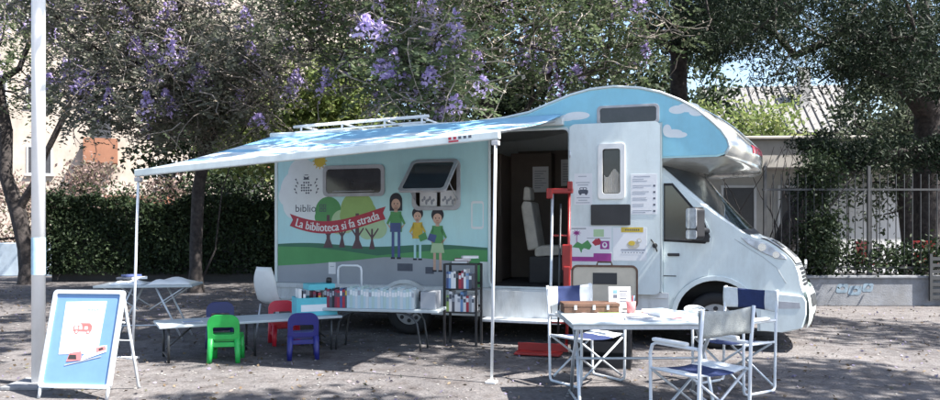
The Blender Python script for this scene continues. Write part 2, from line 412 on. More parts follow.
# white lower side panel under the print, beside and ahead of the door
for x0, x1 in ((3.05, 3.185), (4.21, 5.32)):
    lp = MB(); lp.prism([(x0, .672), (x1, .672), (x1, 2.69 if x1 > 4 else 1.0), (x0, 2.69 if x1 > 4 else 1.0)], fxz(0), .003, .006)
    lp.build('side_panel', 'van_white', van, fix=False)
# skirt with rear wheel arch
ax, ar = 2.02, .365
sk = [(.06, .30), (ax - ar, .30)] + arc(ax, .34, ar, 180, 0, 16) + [(ax + ar, .30), (5.40, .30), (5.40, .665), (.06, .665)]
q = MB().prism(sk, fxz(.03), 0, .05)
q.prism(arc(ax, .34, ar + .045, 175, 5, 16) + arc(ax, .34, ar - .005, 5, 175, 16), fxz(-.022), 0, .03)
q.box((.06, -.035, .60), (5.40, -.021, .665)); q.box((.06, -.03, .44), (1.5, -.021, .46)); q.box((2.6, -.03, .44), (5.35, -.021, .46))
q.build('skirt', 'skirt', van, bevel=.006)
MB().box((.03, .08, .30), (.10, WD - .05, .66)).build('rear_bumper', 'skirt', van, bevel=.01)
MB().box((.25, .5, .22), (6.3, 1.8, .64)).build('chassis', 'innerdark', van)
MB().prism(rrect(3.05, .30, 4.22, .64, .05), fxz(-.025), 0, .035).build('door_sill', 'skirt', van, bevel=.012)
MB().box((3.15, -.30, .27), (4.15, -.03, .305)).build('step', 'alu', van, bevel=.006)
MB().box((.03, -.012, 1.0), (.075, .002, 2.6)).box((0.03, -.012, .67), (.075, .002, 1.0)).build('corner_trim', 'van_white', van, bevel=.004)
MB().tube([(x, -.004, z + .004) for x, z in roof[2:] + side_top[:9]], .016, 8).build('roof_trim', 'van_white', van)

# --- cab-over nose (lofted between side and middle profiles)
S2 = [(5.06, 3.12), (5.53, 2.95), (5.87, 2.70), (6.06, 2.47), (6.085, 2.38), (6.04, 2.30), (5.95, 2.272), (5.32, 2.27)]
C2 = [(5.06, 3.17), (5.62, 3.02), (6.10, 2.76), (6.44, 2.45), (6.50, 2.33), (6.49, 2.20), (6.38, 2.10), (5.32, 2.08)]
def loft(Sp, Cp, y0, y1, t0, t1, w0, w1, nt_, nw, off=0.0, p=2.6, mb=None, mi=0, even=False):
    def P(t, w_):
        k = 1 - abs(1 - 2*w_)**p
        a = cat_rom([(*s, 0) for s in Sp], t); c = cat_rom([(*s, 0) for s in Cp], t); v = a + (c - a)*k
        return Vector((v.x, y0 + (y1 - y0)*w_, v.y))
    mb = mb or MB(); vs_ = []; fs = []
    for i in range(nt_ + 1):
        for j in range(nw + 1):
            t = t0 + (t1 - t0)*i/nt_; u = j/nw; u = u if even else (1 - math.cos(PI*u))/2; w_ = w0 + (w1 - w0)*u
            pt = P(t, w_)
            if off:
                du = P(min(t + .02, t1), w_) - P(max(t - .02, t0), w_); dw = P(t, min(w_ + .01, 1)) - P(t, max(w_ - .01, 0))
                nrm = dw.cross(du).normalized()
                if nrm.x < 0 and nrm.z < .5: nrm = -nrm
                if (nrm.x + nrm.z) < 0: nrm = -nrm
                pt = pt + nrm*off
            vs_.append(pt)
    for i in range(nt_):
        for j in range(nw):
            a = i*(nw + 1) + j; fs.append((a, a + 1, a + nw + 2, a + nw + 1))
    mb.add(vs_, fs, mi, True); return mb
loft(S2, C2, 0, WD, 0, 7, 0, 1, 42, 28).build('cab_over_nose', 'silver', van, fix=False)
nl = MB()
# red lettering strokes on the nose
for k, (y_, h_) in enumerate([(.38, .10), (.46, .09), (.54, .10), (.62, .08), (.70, .10), (.78, .09)]):
    loft(S2, C2, 0, WD, 3.15, 4.1, y_/WD, (y_ + .045)/WD, 6, 2, .004, mb=nl, even=True)
    loft(S2, C2, 0, WD, 3.15 + .3*(k % 3), 3.4 + .3*(k % 3), y_/WD, (y_ + .075)/WD, 3, 2, .005, mb=nl, even=True)
nl.build('nose_lettering', 'red', van, fix=False)
# cab-over window
fr = MB().prism(rrect(4.55, 2.685, 5.29, 2.925, .05), fxz(0), .006, .022, holes=[rrect(4.585, 2.715, 5.255, 2.895, .035)]).build('window_frame', 'wframe', van, bevel=.003)
MB().prism(rrect(4.58, 2.71, 5.26, 2.90, .035), fxz(0), .0065, .012).build('pane', 'acrylic', fr)

# --- cab
S1 = [(5.20, 2.20), (5.74, 1.74), (6.24, 1.375), (6.50, 1.285), (6.74, 1.10), (6.82, .94), (6.85, .79), (6.90, .62), (6.91, .45), (6.87, .30), (6.7, .24)]
C1 = [(5.66, 2.28), (6.08, 1.77), (6.44, 1.385), (6.66, 1.28), (6.89, 1.09), (6.97, .93), (7.0, .79), (7.07, .62), (7.06, .45), (7.0, .30), (6.85, .24)]
CY0, CY1 = .11, WD - .11
loft(S1, C1, CY0, CY1, 2.0, 10, 0, 1, 60, 36).build('cab_front', 'van_white', van, fix=False)
loft(S1, C1, CY0, CY1, 0, 2.02, 0, 1, 16, 36, mb=None).build('windshield_surround', 'van_white', van, fix=False)
loft(S1, C1, CY0, CY1, .05, 1.96, .035, .965, 16, 30, .006).build('windshield', 'darkglass', van, fix=False)
wx, wr = 5.93, .46
prof = [(cat_rom([(*s, 0) for s in S1], t/6).x, cat_rom([(*s, 0) for s in S1], t/6).y) for t in range(0, 61)]
cs = [(5.05, .30), (wx - wr, .30)] + arc(wx, .36, wr, 180, 0, 18) + [(wx + wr, .24)] + prof[::-1] + [(5.05, 2.20)]
for y_ in (CY0, CY1): MB().poly([(x, y_, z) for x, z in cs]).build('cab_side', 'van_white', van, fix=False)
am = MB().prism(arc(wx, .36, wr + .055, 178, 0, 18) + arc(wx, .36, wr - .005, 0, 178, 18), fxz(CY0), .0, .025); am.build('wheel_arch', 'van_white', van, bevel=.008)
well = MB(); A = arc(wx, .36, wr, 180, 0, 18)
for (x0, z0), (x1, z1) in zip(A, A[1:]): well.add([(x0, CY0, z0), (x1, CY0, z1), (x1, .5, z1), (x0, .5, z0)], [(0, 1, 2, 3)])
well.poly([(x, .5, z) for x, z in A]); well.build('wheel_well', 'innerdark', van, fix=False); well = MB(); A = arc(ax, .34, ar, 180, 0, 18)
for (x0, z0), (x1, z1) in zip(A, A[1:]): well.add([(x0, .03, z0), (x1, .03, z1), (x1, .5, z1), (x0, .5, z0)], [(0, 1, 2, 3)])
well.build('wheel_well', 'innerdark', van, fix=False)
# cab door with its window
cdo = MB().prism([(5.335, .50), (5.40, .50), (5.44, .60)] + arc(wx, .36, wr + .06, 155, 100, 8) + [(5.87, 1.0), (5.90, 1.33), (5.78, 1.60), (5.44, 1.985), (5.335, 1.985)], fxz(CY0), .002, .010).build('cab_door', 'van_white', van, bevel=.003)
gw = MB().prism([(5.35, 1.30), (5.80, 1.275), (5.845, 1.33), (5.77, 1.53), (5.43, 1.945), (5.35, 1.945)], fxz(CY0), .010, .013, 0).build('door_window', 'darkglass', cdo)
MB().prism([(5.335, 1.275), (5.81, 1.25), (5.87, 1.33), (5.79, 1.55), (5.44, 1.975), (5.335, 1.975)], fxz(CY0), .010, .0145, holes=[[(5.35, 1.30), (5.80, 1.275), (5.845, 1.33), (5.77, 1.53), (5.43, 1.945), (5.35, 1.945)][::-1]]).build('window_seal', 'rubber', cdo)
MB().box((5.38, CY0 - .035, 1.10), (5.52, CY0 - .01, 1.135)).build('handle', 'blackplastic', cdo, bevel=.008)
MB().tube([(5.33, CY0 - .012, .86), (5.48, CY0 - .012, .86)], .006, 6).build('seam', 'rubber', cdo)
for yy, sg in ((CY0, -1), (CY1, 1)):
    X = Matrix.Translation((5.70, yy + sg*.19, 1.49)) @ Matrix.Rotation(-sg*math.radians(38), 4, 'Z')
    mi = MB().prism(rrect(-.10, -.19, .10, .19, .05), lambda a, b_, d: (d, a, b_), -.05, .06, X=X)
    mo = mi.build('wing_mirror', 'blackplastic', van, bevel=.025)
    MB().tube([(5.84, yy + sg*.0, 1.40), (5.76, yy + sg*.12, 1.42)], .035, 10).prism([(5.66, 1.28), (5.86, 1.27), (5.86, 1.36), (5.76, 1.52), (5.66, 1.52)], lambda a, b_, d: (a, yy + sg*d, b_), .012, .03).build('mirror_arm', 'blackplastic', mo, bevel=.006)
    MB().prism(rrect(-.10, -.06, .10, .18, .04), lambda a, b_, d: (d, a, b_), -.056, -.051, X=X).prism(rrect(-.10, -.18, .10, -.075, .03), lambda a, b_, d: (d, a, b_), -.056, -.051, X=X).build('mirror_glass', 'lens', mo)
for w0, w1 in ((.012, .20), (.80, .988)):
    loft(S1, C1, CY0, CY1, 2.62, 4.48, w0 - .006, w1 + .006, 16, 12, .006, even=True).build('headlight_seal', 'blackplastic', van, fix=False)
    hl = loft(S1, C1, CY0, CY1, 2.72, 4.40, w0, w1, 14, 10, .012, even=True).build('headlight', 'lens', van, fix=False)
    for t0, wo in ((3.0, .035), (3.55, .09)): loft(S1, C1, CY0, CY1, t0, t0 + .5, w0 + wo, w0 + wo + .06, 6, 6, .018, even=True).build('lamp', 'chrome', hl, fix=False)
sm_ = MB()
loft(S1, C1, CY0, CY1, 2.04, 4.55, .232, .238, 20, 1, .005, mb=sm_, even=True); loft(S1, C1, CY0, CY1, 2.04, 4.55, .762, .768, 20, 1, .005, mb=sm_, even=True); loft(S1, C1, CY0, CY1, 4.52, 4.58, .0, 1, 1, 30, .006, mb=sm_, even=True)
sm_.build('bonnet_seam', 'blackplastic', van, fix=False)
for yy, sg in ((CY0, -1), (CY1, 1)):
    fy = lambda a, b_, d: (a, yy + sg*d, b_)
    sl_ = MB().prism([(6.207, 1.329), (6.30, 1.319), (6.497, 1.259), (6.694, 1.113), (6.708, 1.075), (6.603, 1.080), (6.427, 1.158), (6.28, 1.253)], fy, .0, .006).build('headlight_seal', 'wframe', van, bevel=.003)
    hs_ = MB().prism([(6.215, 1.325), (6.30, 1.315), (6.495, 1.255), (6.69, 1.11), (6.70, 1.08), (6.605, 1.085), (6.43, 1.163), (6.285, 1.257)], fy, .006, .016).build('headlight', 'lens', van, bevel=.006)
    for cx, cz_, r in ((6.44, 1.215, .045), (6.59, 1.13, .038)): MB().prism(ell(cx, cz_, r, r, 18), fy, .016, .019).build('lamp', 'chrome', hs_)
    MB().prism([(6.42, .66), (6.60, .69), (6.88, .665), (6.915, .60), (6.915, .45), (6.87, .29), (6.66, .235), (6.41, .25), (6.41, .45)], fy, .0, .028).build('bumper_corner', 'van_white', van, bevel=.014)
    MB().prism([(6.50, .60), (6.84, .585), (6.85, .52), (6.62, .51), (6.52, .54)], fy, .0285, .031).build('fog_lamp_recess', 'wframe', van)
    MB().tube([(6.14, yy + sg*.002, 1.31), (6.30, yy + sg*.002, 1.20), (6.45, yy + sg*.002, 1.10), (6.60, yy + sg*.002, .98), (6.70, yy + sg*.002, .80)], .0025, 6).build('wing_seam', 'wframe', van)
sm_ = MB(); loft(S1, C1, CY0, CY1, 1.86, 2.10, .03, .97, 3, 24, .010, mb=sm_); sm_.build('scuttle', 'blackplastic', van, fix=False)
for y_ in (.75, 1.35): MB().tube([(6.33, y_, 1.43), (6.05, y_ + .35, 1.66)], .008, 6).build('wiper', 'blackplastic', van)
gr = MB()
for k in range(5): loft(S1, C1, CY0, CY1, 4.72 + k*.30, 4.93 + k*.30, .06, .94, 3, 22, .010, mb=gr, even=True)
gr.build('grille', 'blackplastic', van, fix=False)
bu = MB(); loft(S1, C1, CY0, CY1, 6.35, 9.0, 0, 1, 16, 36, .035, mb=bu); bu.build('bumper', 'van_white', van, fix=False)
loft(S1, C1, CY0, CY1, 8.0, 8.9, .12, .88, 6, 18, .042, even=True).build('bumper_intake', 'blackplastic', van, fix=False)
loft(S1, C1, CY0, CY1, 6.75, 7.5, .05, .20, 4, 6, .042, even=True).build('fog_lamp_recess', 'steel', van, fix=False)
loft(S1, C1, CY0, CY1, 6.6, 7.5, .40, .60, 4, 6, .042, even=True).build('number_plate', 'paper', van, fix=False)
em = MB(); em.tube([(7.012, 1.15, .98), (7.03, 1.15, .98)], .06, 20); em.build('badge', 'chrome', van)
# wheels
for cx, cy in ((wx, CY0 + .14), (wx, CY1 - .14), (ax, .20), (ax, WD - .20)):
    sg = -1 if cy < 1 else 1
    wh = thing('wheel', None, None, (cx, cy, .335)); wh.parent = van
    t = MB(); pr = [(.20, -.10), (.27, -.115), (.32, -.10), (.335, -.06), (.335, .06), (.32, .10), (.27, .115), (.20, .10)]
    N_ = 36; vs_ = [(r*math.cos(2*PI*k/N_), y_, r*math.sin(2*PI*k/N_)) for k in range(N_) for r, y_ in pr]
    fs = [(k*8 + i, k*8 + (i + 1) % 8, ((k + 1) % N_)*8 + (i + 1) % 8, ((k + 1) % N_)*8 + i) for k in range(N_) for i in range(8)]
    t.add(vs_, fs, 0, True); t.build('tyre', 'tyre', wh)
    r_ = MB(); r_.tube([(0, sg*.05, 0), (0, sg*.085, 0)], [.205, .205], 28); r_.tube([(0, sg*.085, 0), (0, sg*.115, 0)], [.09, .06], 18)
    for k in range(8):
        a = 2*PI*k/8; r_.tube([(.145*math.cos(a), sg*.08, .145*math.sin(a)), (.145*math.cos(a), sg*.092, .145*math.sin(a))], .028, 10, 1)
    r_.build('rim', ['rim', 'blackplastic'], wh)

# --- windows of the living box
f1 = MB().prism(rrect(.80, 1.86, 1.72, 2.285, .07), fxz(0), .002, .03, holes=[rrect(.85, 1.905, 1.67, 2.235, .05)]).build('window', 'wframe', van, bevel=.006)
MB().prism(rrect(.845, 1.90, 1.675, 2.24, .05), fxz(0), .004, .020).build('pane', 'acrylic', f1, bevel=.004)
MB().tube([(.95, -.024, 1.93), (1.57, -.024, 1.93)], .006, 6).build('latch', 'wframe', f1)
f2 = MB().prism(rrect(2.115, 1.665, 2.79, 2.335, .09), fxz(0), .002, .028, holes=[rrect(2.165, 1.715, 2.74, 2.285, .07)]).build('window', 'wframe', van, bevel=.006)
# propped-open flap hinged along the top
ang = math.radians(50)
fm = lambda a, b_, d: (a, -.03 - (2.29 - b_)*math.sin(ang) - d*math.cos(ang), 2.30 - (2.29 - b_)*math.cos(ang) + d*math.sin(ang))
fl = MB().prism(rrect(2.13, 1.63, 2.775, 2.29, .06), fm, 0, .03, holes=[rrect(2.175, 1.68, 2.73, 2.245, .05)]).build('open_flap', 'wframe', f2, bevel=.005)
MB().prism(rrect(2.17, 1.675, 2.735, 2.25, .05), fm, .008, .02).build('pane', 'acrylic', fl)
for x in (2.16, 2.75): MB().tube([(x, -.02, 1.80), fm(x, 1.86, -.004)], .007, 6).build('stay', 'wframe', f2)
bk = MB()
for k, x in enumerate((2.20, 2.49)): 
    bk.box((x, .05, 1.72), (x + .235, .07, 1.925), 0)
    for j in range(7): bk.prism(ell(x + .04 + .026*j, 1.80 + .03*math.sin(j*2.1), .016, .02 + .008*(j % 3), 10), fxz(.05), .001, .003, 1)
bk.build('book_display', ['paper', 'inkl'], f2, fix=False)

# --- interior seen through the doorway
it = MB(); it.box((.2, 1.2, .68), (3.0, 2.25, 2.5)); it.box((3.0, 1.75, .68), (3.62, 2.25, 2.55)); it.box((3.0, .10, .68), (3.10, .9, 1.6))
it.build('cabinet', 'inner', van, bevel=.01)
MB().box((3.05, 2.0, .67), (5.3, 2.29, 2.6)).box((4.35, .06, .68), (4.40, 1.2, 1.5)).build('lining', 'inner', van)
MB().box((3.12, .02, .665), (5.3, 2.2, .69)).build('floor_mat', 'innerdark', van)
for x, z, ww, hh, y_ in [(3.34, 1.96, .24, .38, 1.74), (3.72, 2.06, .20, .40, 1.99)]:
    nb = MB(); nb.box((x, y_ - .008, z), (x + ww, y_, z + hh), 0)
    for j in range(8):
        nb.box((x + .03, y_ - .0105, z + .06 + j*(hh - .1)/8), (x + .03 + (ww - .06)*(.5 + .5*((j*7) % 5)/4), y_ - .0085, z + .07 + j*(hh - .1)/8), 1)
    nb.build('notice', ['paper', 'inkl'], van, fix=False)
def seatmesh(x, y):
    st = MB(); f = lambda a, b_, d: (a, y + d, b_)
    st.prism([(x, 1.05), (x + .48, 1.08), (x + .50, 1.20), (x + .1, 1.20), (x, 1.16)], f, -.23, .23)
    st.prism([(x - .10, 1.12), (x + .06, 1.16), (x - .04, 1.78), (x - .16, 1.80), (x - .19, 1.72)], f, -.22, .22)
    st.prism([(x - .19, 1.80), (x - .07, 1.80), (x - .08, 1.98), (x - .17, 2.0)], f, -.13, .13)
    return st
for y_ in (.55, 1.55): 
    s_ = seatmesh(3.62 if y_ < 1 else 4.15, y_ + .30 if y_ < 1 else y_).build('seat', 'cream', van, bevel=.04)
    MB().box((3.55 if y_ < 1 else 4.1, y_ + .05, .69), (4.05 if y_ < 1 else 4.55, y_ + .5, 1.05)).build('seat_base', 'innerdark', s_, bevel=.02)
# door opening rim
MB().prism(rrect(3.165, .665, 4.225, 2.685, .08), fxz(0), .003, .02, holes=[rrect(3.195, .695, 4.195, 2.655, .06)]).build('door_surround', 'van_white', van, bevel=.004)

# --- entry door, swung flat against the side
ed = MB().prism(rrect(4.225, .645, 5.305, 2.705, .07), fxz(-.045), 0, .05, 0, 1, holes=[rrect(4.625, 1.845, 4.845, 2.395, .04)]).build('entry_door', ['van_white', 'rubber'], van)
dw = MB().prism(rrect(4.575, 1.785, 4.895, 2.455, .04), fxz(-.095), 0, .018, holes=[rrect(4.63, 1.85, 4.84, 2.39, .03)]).build('door_window', 'wplastic', ed, bevel=.004)
cz = MB().prism(rrect(4.625, 1.845, 4.845, 2.395, .03), fxz(-.05), .0, .01); cz.build('pane', 'acrylic', dw)
cur = MB(); n_ = 26
for k in range(n_):
    x0, x1 = 4.645 + .18*k/n_, 4.645 + .18*(k + 1)/n_; y0, y1 = -.068 + .006*math.sin(k*1.9), -.068 + .006*math.sin((k + 1)*1.9)
    zt = 2.10 - .05*math.sin(PI*k/n_*2 + .5)
    cur.add([(x0, y0, 1.86), (x1, y1, 1.86), (x1, y1, zt), (x0, y0, zt)], [(0, 1, 2, 3)], 0, True)
cur.build('curtain', 'cream', dw, fix=False)
dsk = MB().prism(rrect(4.49, 1.47, 4.96, 1.72, .015), fxz(-.095), 0, .02).build('black_panel', 'blackplastic', ed, bevel=.004)
def sheet(name, x0, z0, x1, z1, fill, mats):
    m_ = MB().prism([(x0, z0), (x1, z0), (x1, z1), (x0, z1)], fxz(-.0955), 0, .002)
    fill(m_, lambda pts, mi, lv=1: m_.prism(pts, fxz(-.0955), .0022 + .0006*(lv - 1), .0026 + .0006*(lv - 1), mi))
    o_ = m_.build(name, mats, ed, fix=False); return o_
R4 = lambda x0, z0, x1, z1: [(x0, z0), (x1, z0), (x1, z1), (x0, z1)]
def f_left(m_, P):
    for z_, a, b_ in [(2.06, .06, .16), (1.985, .03, .20), (1.955, .05, .18), (1.80, .04, .20), (1.77, .06, .17), (1.74, .03, .2)]: P(R4(4.275 + a, z_, 4.275 + b_, z_ + .009), 2)
    P(rrect(4.335, 1.855, 4.455, 1.90, .012), 1); P(rrect(4.35, 1.90, 4.44, 1.93, .012), 1); P(ell(4.36, 1.853, .016, .016, 12), 1, 2); P(ell(4.43, 1.853, .016, .016, 12), 1, 2); P(R4(4.36, 1.905, 4.39, 1.922), 0, 2); P(R4(4.40, 1.905, 4.43, 1.922), 0, 2)
sheet('notice_sheet', 4.285, 1.72, 4.505, 2.10, f_left, ['paper', 'ink', 'inkl'])
def f_right(m_, P):
    for j in range(6):
        z_ = 2.015 - j*.075
        P(R4(4.985, z_, 4.985 + .13 + .03*((j*3) % 4), z_ + .008), 2); P(R4(4.985, z_ - .022, 4.985 + .17 - .02*((j*5) % 3), z_ - .014), 2)
        if j > 0: P(R4(5.225, z_ - .014, 5.25, z_ + .01), 1)
    P(R4(5.0, 2.045, 5.19, 2.056), 2)
sheet('timetable_sheet', 4.965, 1.60, 5.27, 2.08, f_right, ['paper', 'ink', 'inkl'])
def f_p1(m_, P):
    P(R4(4.235, 1.03, 4.735, 1.085), 3); P(R4(4.52, 1.085, 4.735, 1.13), 3)
    P([(4.26, 1.20), (4.32, 1.27), (4.38, 1.24), (4.45, 1.29), (4.50, 1.22), (4.47, 1.17), (4.40, 1.19), (4.37, 1.13), (4.345, 1.19)], 1)
    for k in range(9):
        a = k*40; c_, s_ = math.cos(math.radians(a)), math.sin(math.radians(a))
        P([(4.315 + .012*s_, 1.375 - .012*c_), (4.315 + .06*c_, 1.375 + .045*s_), (4.315 - .012*s_, 1.375 + .012*c_)], 3, 1 + k % 2)
    P(ell(4.315, 1.30, .005, .05, 10), 3, 3)
    P(R4(4.52, 1.33, 4.645, 1.42), 2); P([(4.50, 1.26), (4.55, 1.31), (4.60, 1.24), (4.54, 1.22)], 4); P(ell(4.58, 1.27, .03, .04), 4, 2)
    P(R4(4.60, 1.18, 4.71, 1.28), 3); P(ell(4.655, 1.23, .03, .035), 0, 2); P(ell(4.655, 1.235, .014, .018), 3, 3)
    for k in range(6): P(R4(4.38 + .034*k, 1.145, 4.40 + .034*k, 1.175 + .01*(k % 2)), 0, 3)
    P(R4(4.25, 1.425, 4.43, 1.434), 5); P(R4(4.44, 1.31, 4.72, 1.315), 5)
sheet('animal_poster', 4.235, 1.03, 4.735, 1.455, f_p1, ['paper', 'green', 'green3', 'magenta', 'red', 'ink'])
def f_p2(m_, P):
    P(R4(4.85, 1.385, 5.11, 1.445), 1); 
    for k in range(7): P(R4(4.90 + .025*k, 1.405, 4.914 + .025*k, 1.425), 4, 2)
    P(R4(4.85, 1.165, 5.13, 1.185), 2); P(ell(4.99, 1.235, .075, .05), 3); P(ell(4.975, 1.255, .04, .03), 1, 2); P(ell(5.06, 1.285, .03, .028), 3, 2); P(ell(5.065, 1.285, .016, .014), 0, 3)
    for k in range(8): P(R4(4.86 + .034*k, 1.135, 4.875 + .034*k, 1.15), 2, 2)
sheet('drawing_sheet', 4.755, 1.045, 5.15, 1.44, f_p2, ['paper', 'yellow', 'inkl', 'cream', 'ink'])
MB().tube([(5.20, -.10, 1.30), (5.25, -.135, 1.24), (5.27, -.10, 1.16)], .008, 8).tube([(5.245, -.095, 1.23), (5.245, -.125, 1.23)], .03, 12).build('handle', 'blackplastic', ed)
for zz in (.9, 2.3): MB().tube([(4.232, -.1, z_) for z_ in (zz, zz + .08)], .012, 8).build('hinge', 'alu', ed)

# --- printed picture on the side
mu = MB()
def P(pts, mi, lv=1): mu.prism(pts, fxz(0), .0008*lv + .001, .0008*lv + .0014, mi)
names = ['hill', 'hill2', 'road', 'cloud', 'yellow', 'green', 'green2', 'green3', 'bark_print', 'red', 'skin', 'hair', 'jean', 'mural_sky', 'teal', 'ink', 'paper']
ID = {k: i for i, k in enumerate(names)}
x0, x1 = .078, 3.15
hz = [(x0 + (x1 - x0)*k/24, 1.205 + .02*math.sin(k*.42) - .012*k/24) for k in range(25)]
P(hz + [(x1, .67), (x0, .67)], ID['hill2'], 1)
P([(x0, 1.17), (.6, 1.165), (1.1, 1.12), (1.6, 1.06), (2.1, 1.11), (2.7, 1.16), (x1, 1.15), (x1, .67), (x0, .67)], ID['hill'], 2)
P([(x0, .90), (.6, .93), (1.2, .985), (1.7, 1.04), (2.2, 1.04), (2.7, 1.0), (3.0, .95), (3.0, .67), (x0, .67)], ID['road'], 3)
P([(1.9, .86), (2.12, .86), (2.12, .96), (1.9, .96)], ID['ink'], 4); P([(2.3, .83), (2.42, .83), (2.42, .92), (2.3, .92)], ID['ink'], 4)
kc = 0
for cx, cz_, r in [(.42, 1.95, .30), (.62, 1.98, .28), (.55, 1.76, .28), (.36, 1.75, .20), (.46, 2.18, .22), (.68, 2.15, .20), (.24, 1.88, .15), (.72, 1.80, .18)]: kc += .12; P(ell(cx, cz_, r, r), ID['cloud'], 1 + kc)
P(ell(.74, 2.355, .085, .085), ID['yellow'], 2.3); 
for a in range(0, 360, 30): P([(.74 + .09*math.cos(math.radians(a - 9)), 2.355 + .09*math.sin(math.radians(a - 9))), (.74 + .12*math.cos(math.radians(a)), 2.355 + .12*math.sin(math.radians(a))), (.74 + .09*math.cos(math.radians(a + 9)), 2.355 + .09*math.sin(math.radians(a + 9)))], ID['yellow'], 2.5)
for cx, base, rx, ch, tw, c in [(.87, 1.16, .20, 1.66, .045, 'green'), (1.08, 1.165, .16, 1.52, .028, 'green3'), (1.31, 1.15, .25, 1.68, .05, 'green2'), (1.53, 1.145, .19, 1.47, .026, 'green3')]:
    kc = kc + .06; P(ell(cx, ch, rx, rx*1.0), ID[c], 2.3 + kc - .9); kc += .06; P(ell(cx + rx*.4, ch - .05, rx*.75, rx*.7), ID[c], 1.4 + kc); kc += .06; P(ell(cx - rx*.35, ch - .08, rx*.7, rx*.6), ID[c], 1.4 + kc)
    P([(cx - tw*1.7, base), (cx - tw*.6, base + .12), (cx - tw*.5, ch - .05), (cx + tw*.5, ch - .05), (cx + tw*.6, base + .12), (cx + tw*1.7, base)], ID['bark_print'], 3.2)
    for sg in (-1, 1): P([(cx, base + .17), (cx + sg*.09, base + .29), (cx + sg*.10, base + .27), (cx, base + .13)][::sg], ID['bark_print'], 3.4 + .15*sg)
bx = lambda t: (.27 + 1.46*t); bz = lambda t: 1.50 - .13*math.sin(PI*min(1, t*1.35)**.8) * (1 if t < .74 else 0) + (0 if t < .0 else .13*max(0, t - .25)**1.0)
def bzc(t): return 1.575 - .20*math.sin(PI*t*.95 + .15)*(1 - .45*t) + .06*t
bh = .085
P([(bx(k/30), bzc(k/30) + bh) for k in range(31)] + [(bx(1) - .04, bzc(1))] + [(bx(1 - k/30), bzc(1 - k/30) - bh) for k in range(31)] + [(bx(0) + .05, bzc(0))], ID['red'], 6)
def figure(cx, top, foot, s, shirt, leg, hair, skirt=False):
    h = top - foot; q = lambda a: foot + h*a
    lw = .045*s
    for sg in (-1, 1):
        P(R4(cx + sg*.05*s - lw/2, foot, cx + sg*.05*s + lw/2, q(.45)), ID[leg], 6)
        P(R4(cx + sg*.05*s - lw*.8, foot - .012, cx + sg*.05*s + lw*.8, foot + .012), ID['hair'], 7)
        P([(cx + sg*.075*s, q(.74)), (cx + sg*.16*s, q(.56)), (cx + sg*.13*s, q(.54)), (cx + sg*.06*s, q(.66))][::sg], ID[shirt], 7)
        P([(cx + sg*.16*s, q(.56)), (cx + sg*.08*s, q(.45)), (cx + sg*.05*s, q(.48)), (cx + sg*.13*s, q(.54))][::sg], ID['skin'], 7)
    P([(cx - .10*s, q(.42)), (cx + .10*s, q(.42)), (cx + .09*s, q(.75)), (cx - .09*s, q(.75))], ID[shirt], 7)
    if skirt: P([(cx - .12*s, q(.30)), (cx + .12*s, q(.30)), (cx + .09*s, q(.46)), (cx - .09*s, q(.46))], ID['green3'], 8)
    P(ell(cx, q(.93), .105*s, .115*s), ID['hair'], 7)
    if hair == 'long': P(R4(cx - .105*s, q(.76), cx + .105*s, q(.93)), ID['hair'], 7)
    P(ell(cx, q(.865), .075*s, .085*s), ID['skin'], 8); P(R4(cx - .03*s, q(.74), cx + .03*s, q(.82)), ID['skin'], 8)
    for sg in (-1, 1): P(ell(cx + sg*.028*s, q(.875), .009*s, .012*s, 8), ID['hair'], 9)
    P(R4(cx - .02*s, q(.833), cx + .02*s, q(.84)), ID['red'], 9)
figure(1.88, 1.86, 1.03, .86, 'green', 'jean', 'long'); P(R4(1.80, 1.38, 1.95, 1.50), ID['jean'], 9)
figure(2.19, 1.67, 1.02, .74, 'yellow', 'mural_sky', 'short'); P([(2.20, 1.33), (2.30, 1.38), (2.33, 1.29), (2.23, 1.25)], ID['green'], 9)
figure(2.47, 1.66, .87, .82, 'green', 'skin', 'short', True); P([(2.33, 1.28), (2.43, 1.24), (2.46, 1.34), (2.36, 1.36)], ID['jean'], 9)
P(R4(.875, .80, .985, .96), ID['paper'], 5); P(R4(.90, .90, .96, .905), ID['ink'], 6)
P(rrect(2.93, 1.42, 3.10, 1.78, .03), ID['cloud'], 3); P(rrect(2.95, 1.45, 3.085, 1.75, .02), ID['mural_sky'], 4)
# crest made of little marks above the name
for r_, row in enumerate([(-1, 0, 1), (-2, -1, 0, 1, 2), (-2, -1, 0, 1, 2), (-2, -1, 0, 1, 2), (-1, 0, 1)]):
    for c in row:
        if (r_*3 + c*2) % 7 != 3: P(ell(.53 + .036*c, 2.06 - .036*r_, .014, .013, 10), ID['ink'], 3)
P([(.48, 2.10), (.58, 2.10), (.565, 2.12), (.575, 2.15), (.53, 2.13), (.485, 2.15), (.495, 2.12)], ID['ink'], 3)
P(R4(.50, 2.16, .56, 2.17), ID['ink'], 3)
for sg in (-1, 1):
    for k in range(5):
        z_ = 1.90 + .045*k; xx = .53 + sg*(.145 + .02*math.sin(k*1.6))
        P([(xx, z_), (xx + sg*.035, z_ + .03), (xx + sg*.008, z_ + .04)][::sg], ID['ink'], 3)
mural = mu.build('side_print', names, van, fix=False)
def lettering(body, size, mi, name, fmap, matn, parent, sx=1.0):
    v_, f_ = text_geo(body, size); m_ = MB(); m_.add([fmap(x*sx, y) for x, y, z in v_], f_); return m_.build(name, matn, parent, fix=False)
v_, f_ = text_geo('La biblioteca si fa strada', .165)
wd = max(p[0] for p in v_) - min(p[0] for p in v_)
def bend(x, y):
    t = .5 + x/wd*.86; e = .01; sl_ = (bzc(t + e) - bzc(t - e))/(bx(t + e) - bx(t - e)); n_ = math.hypot(1, sl_); yy = y - .055
    return (bx(t) - sl_/n_*yy, -.0074, bzc(t) + yy/n_)
lettering('La biblioteca si fa strada', .165, 0, 'banner_lettering', bend, 'paper', mural)
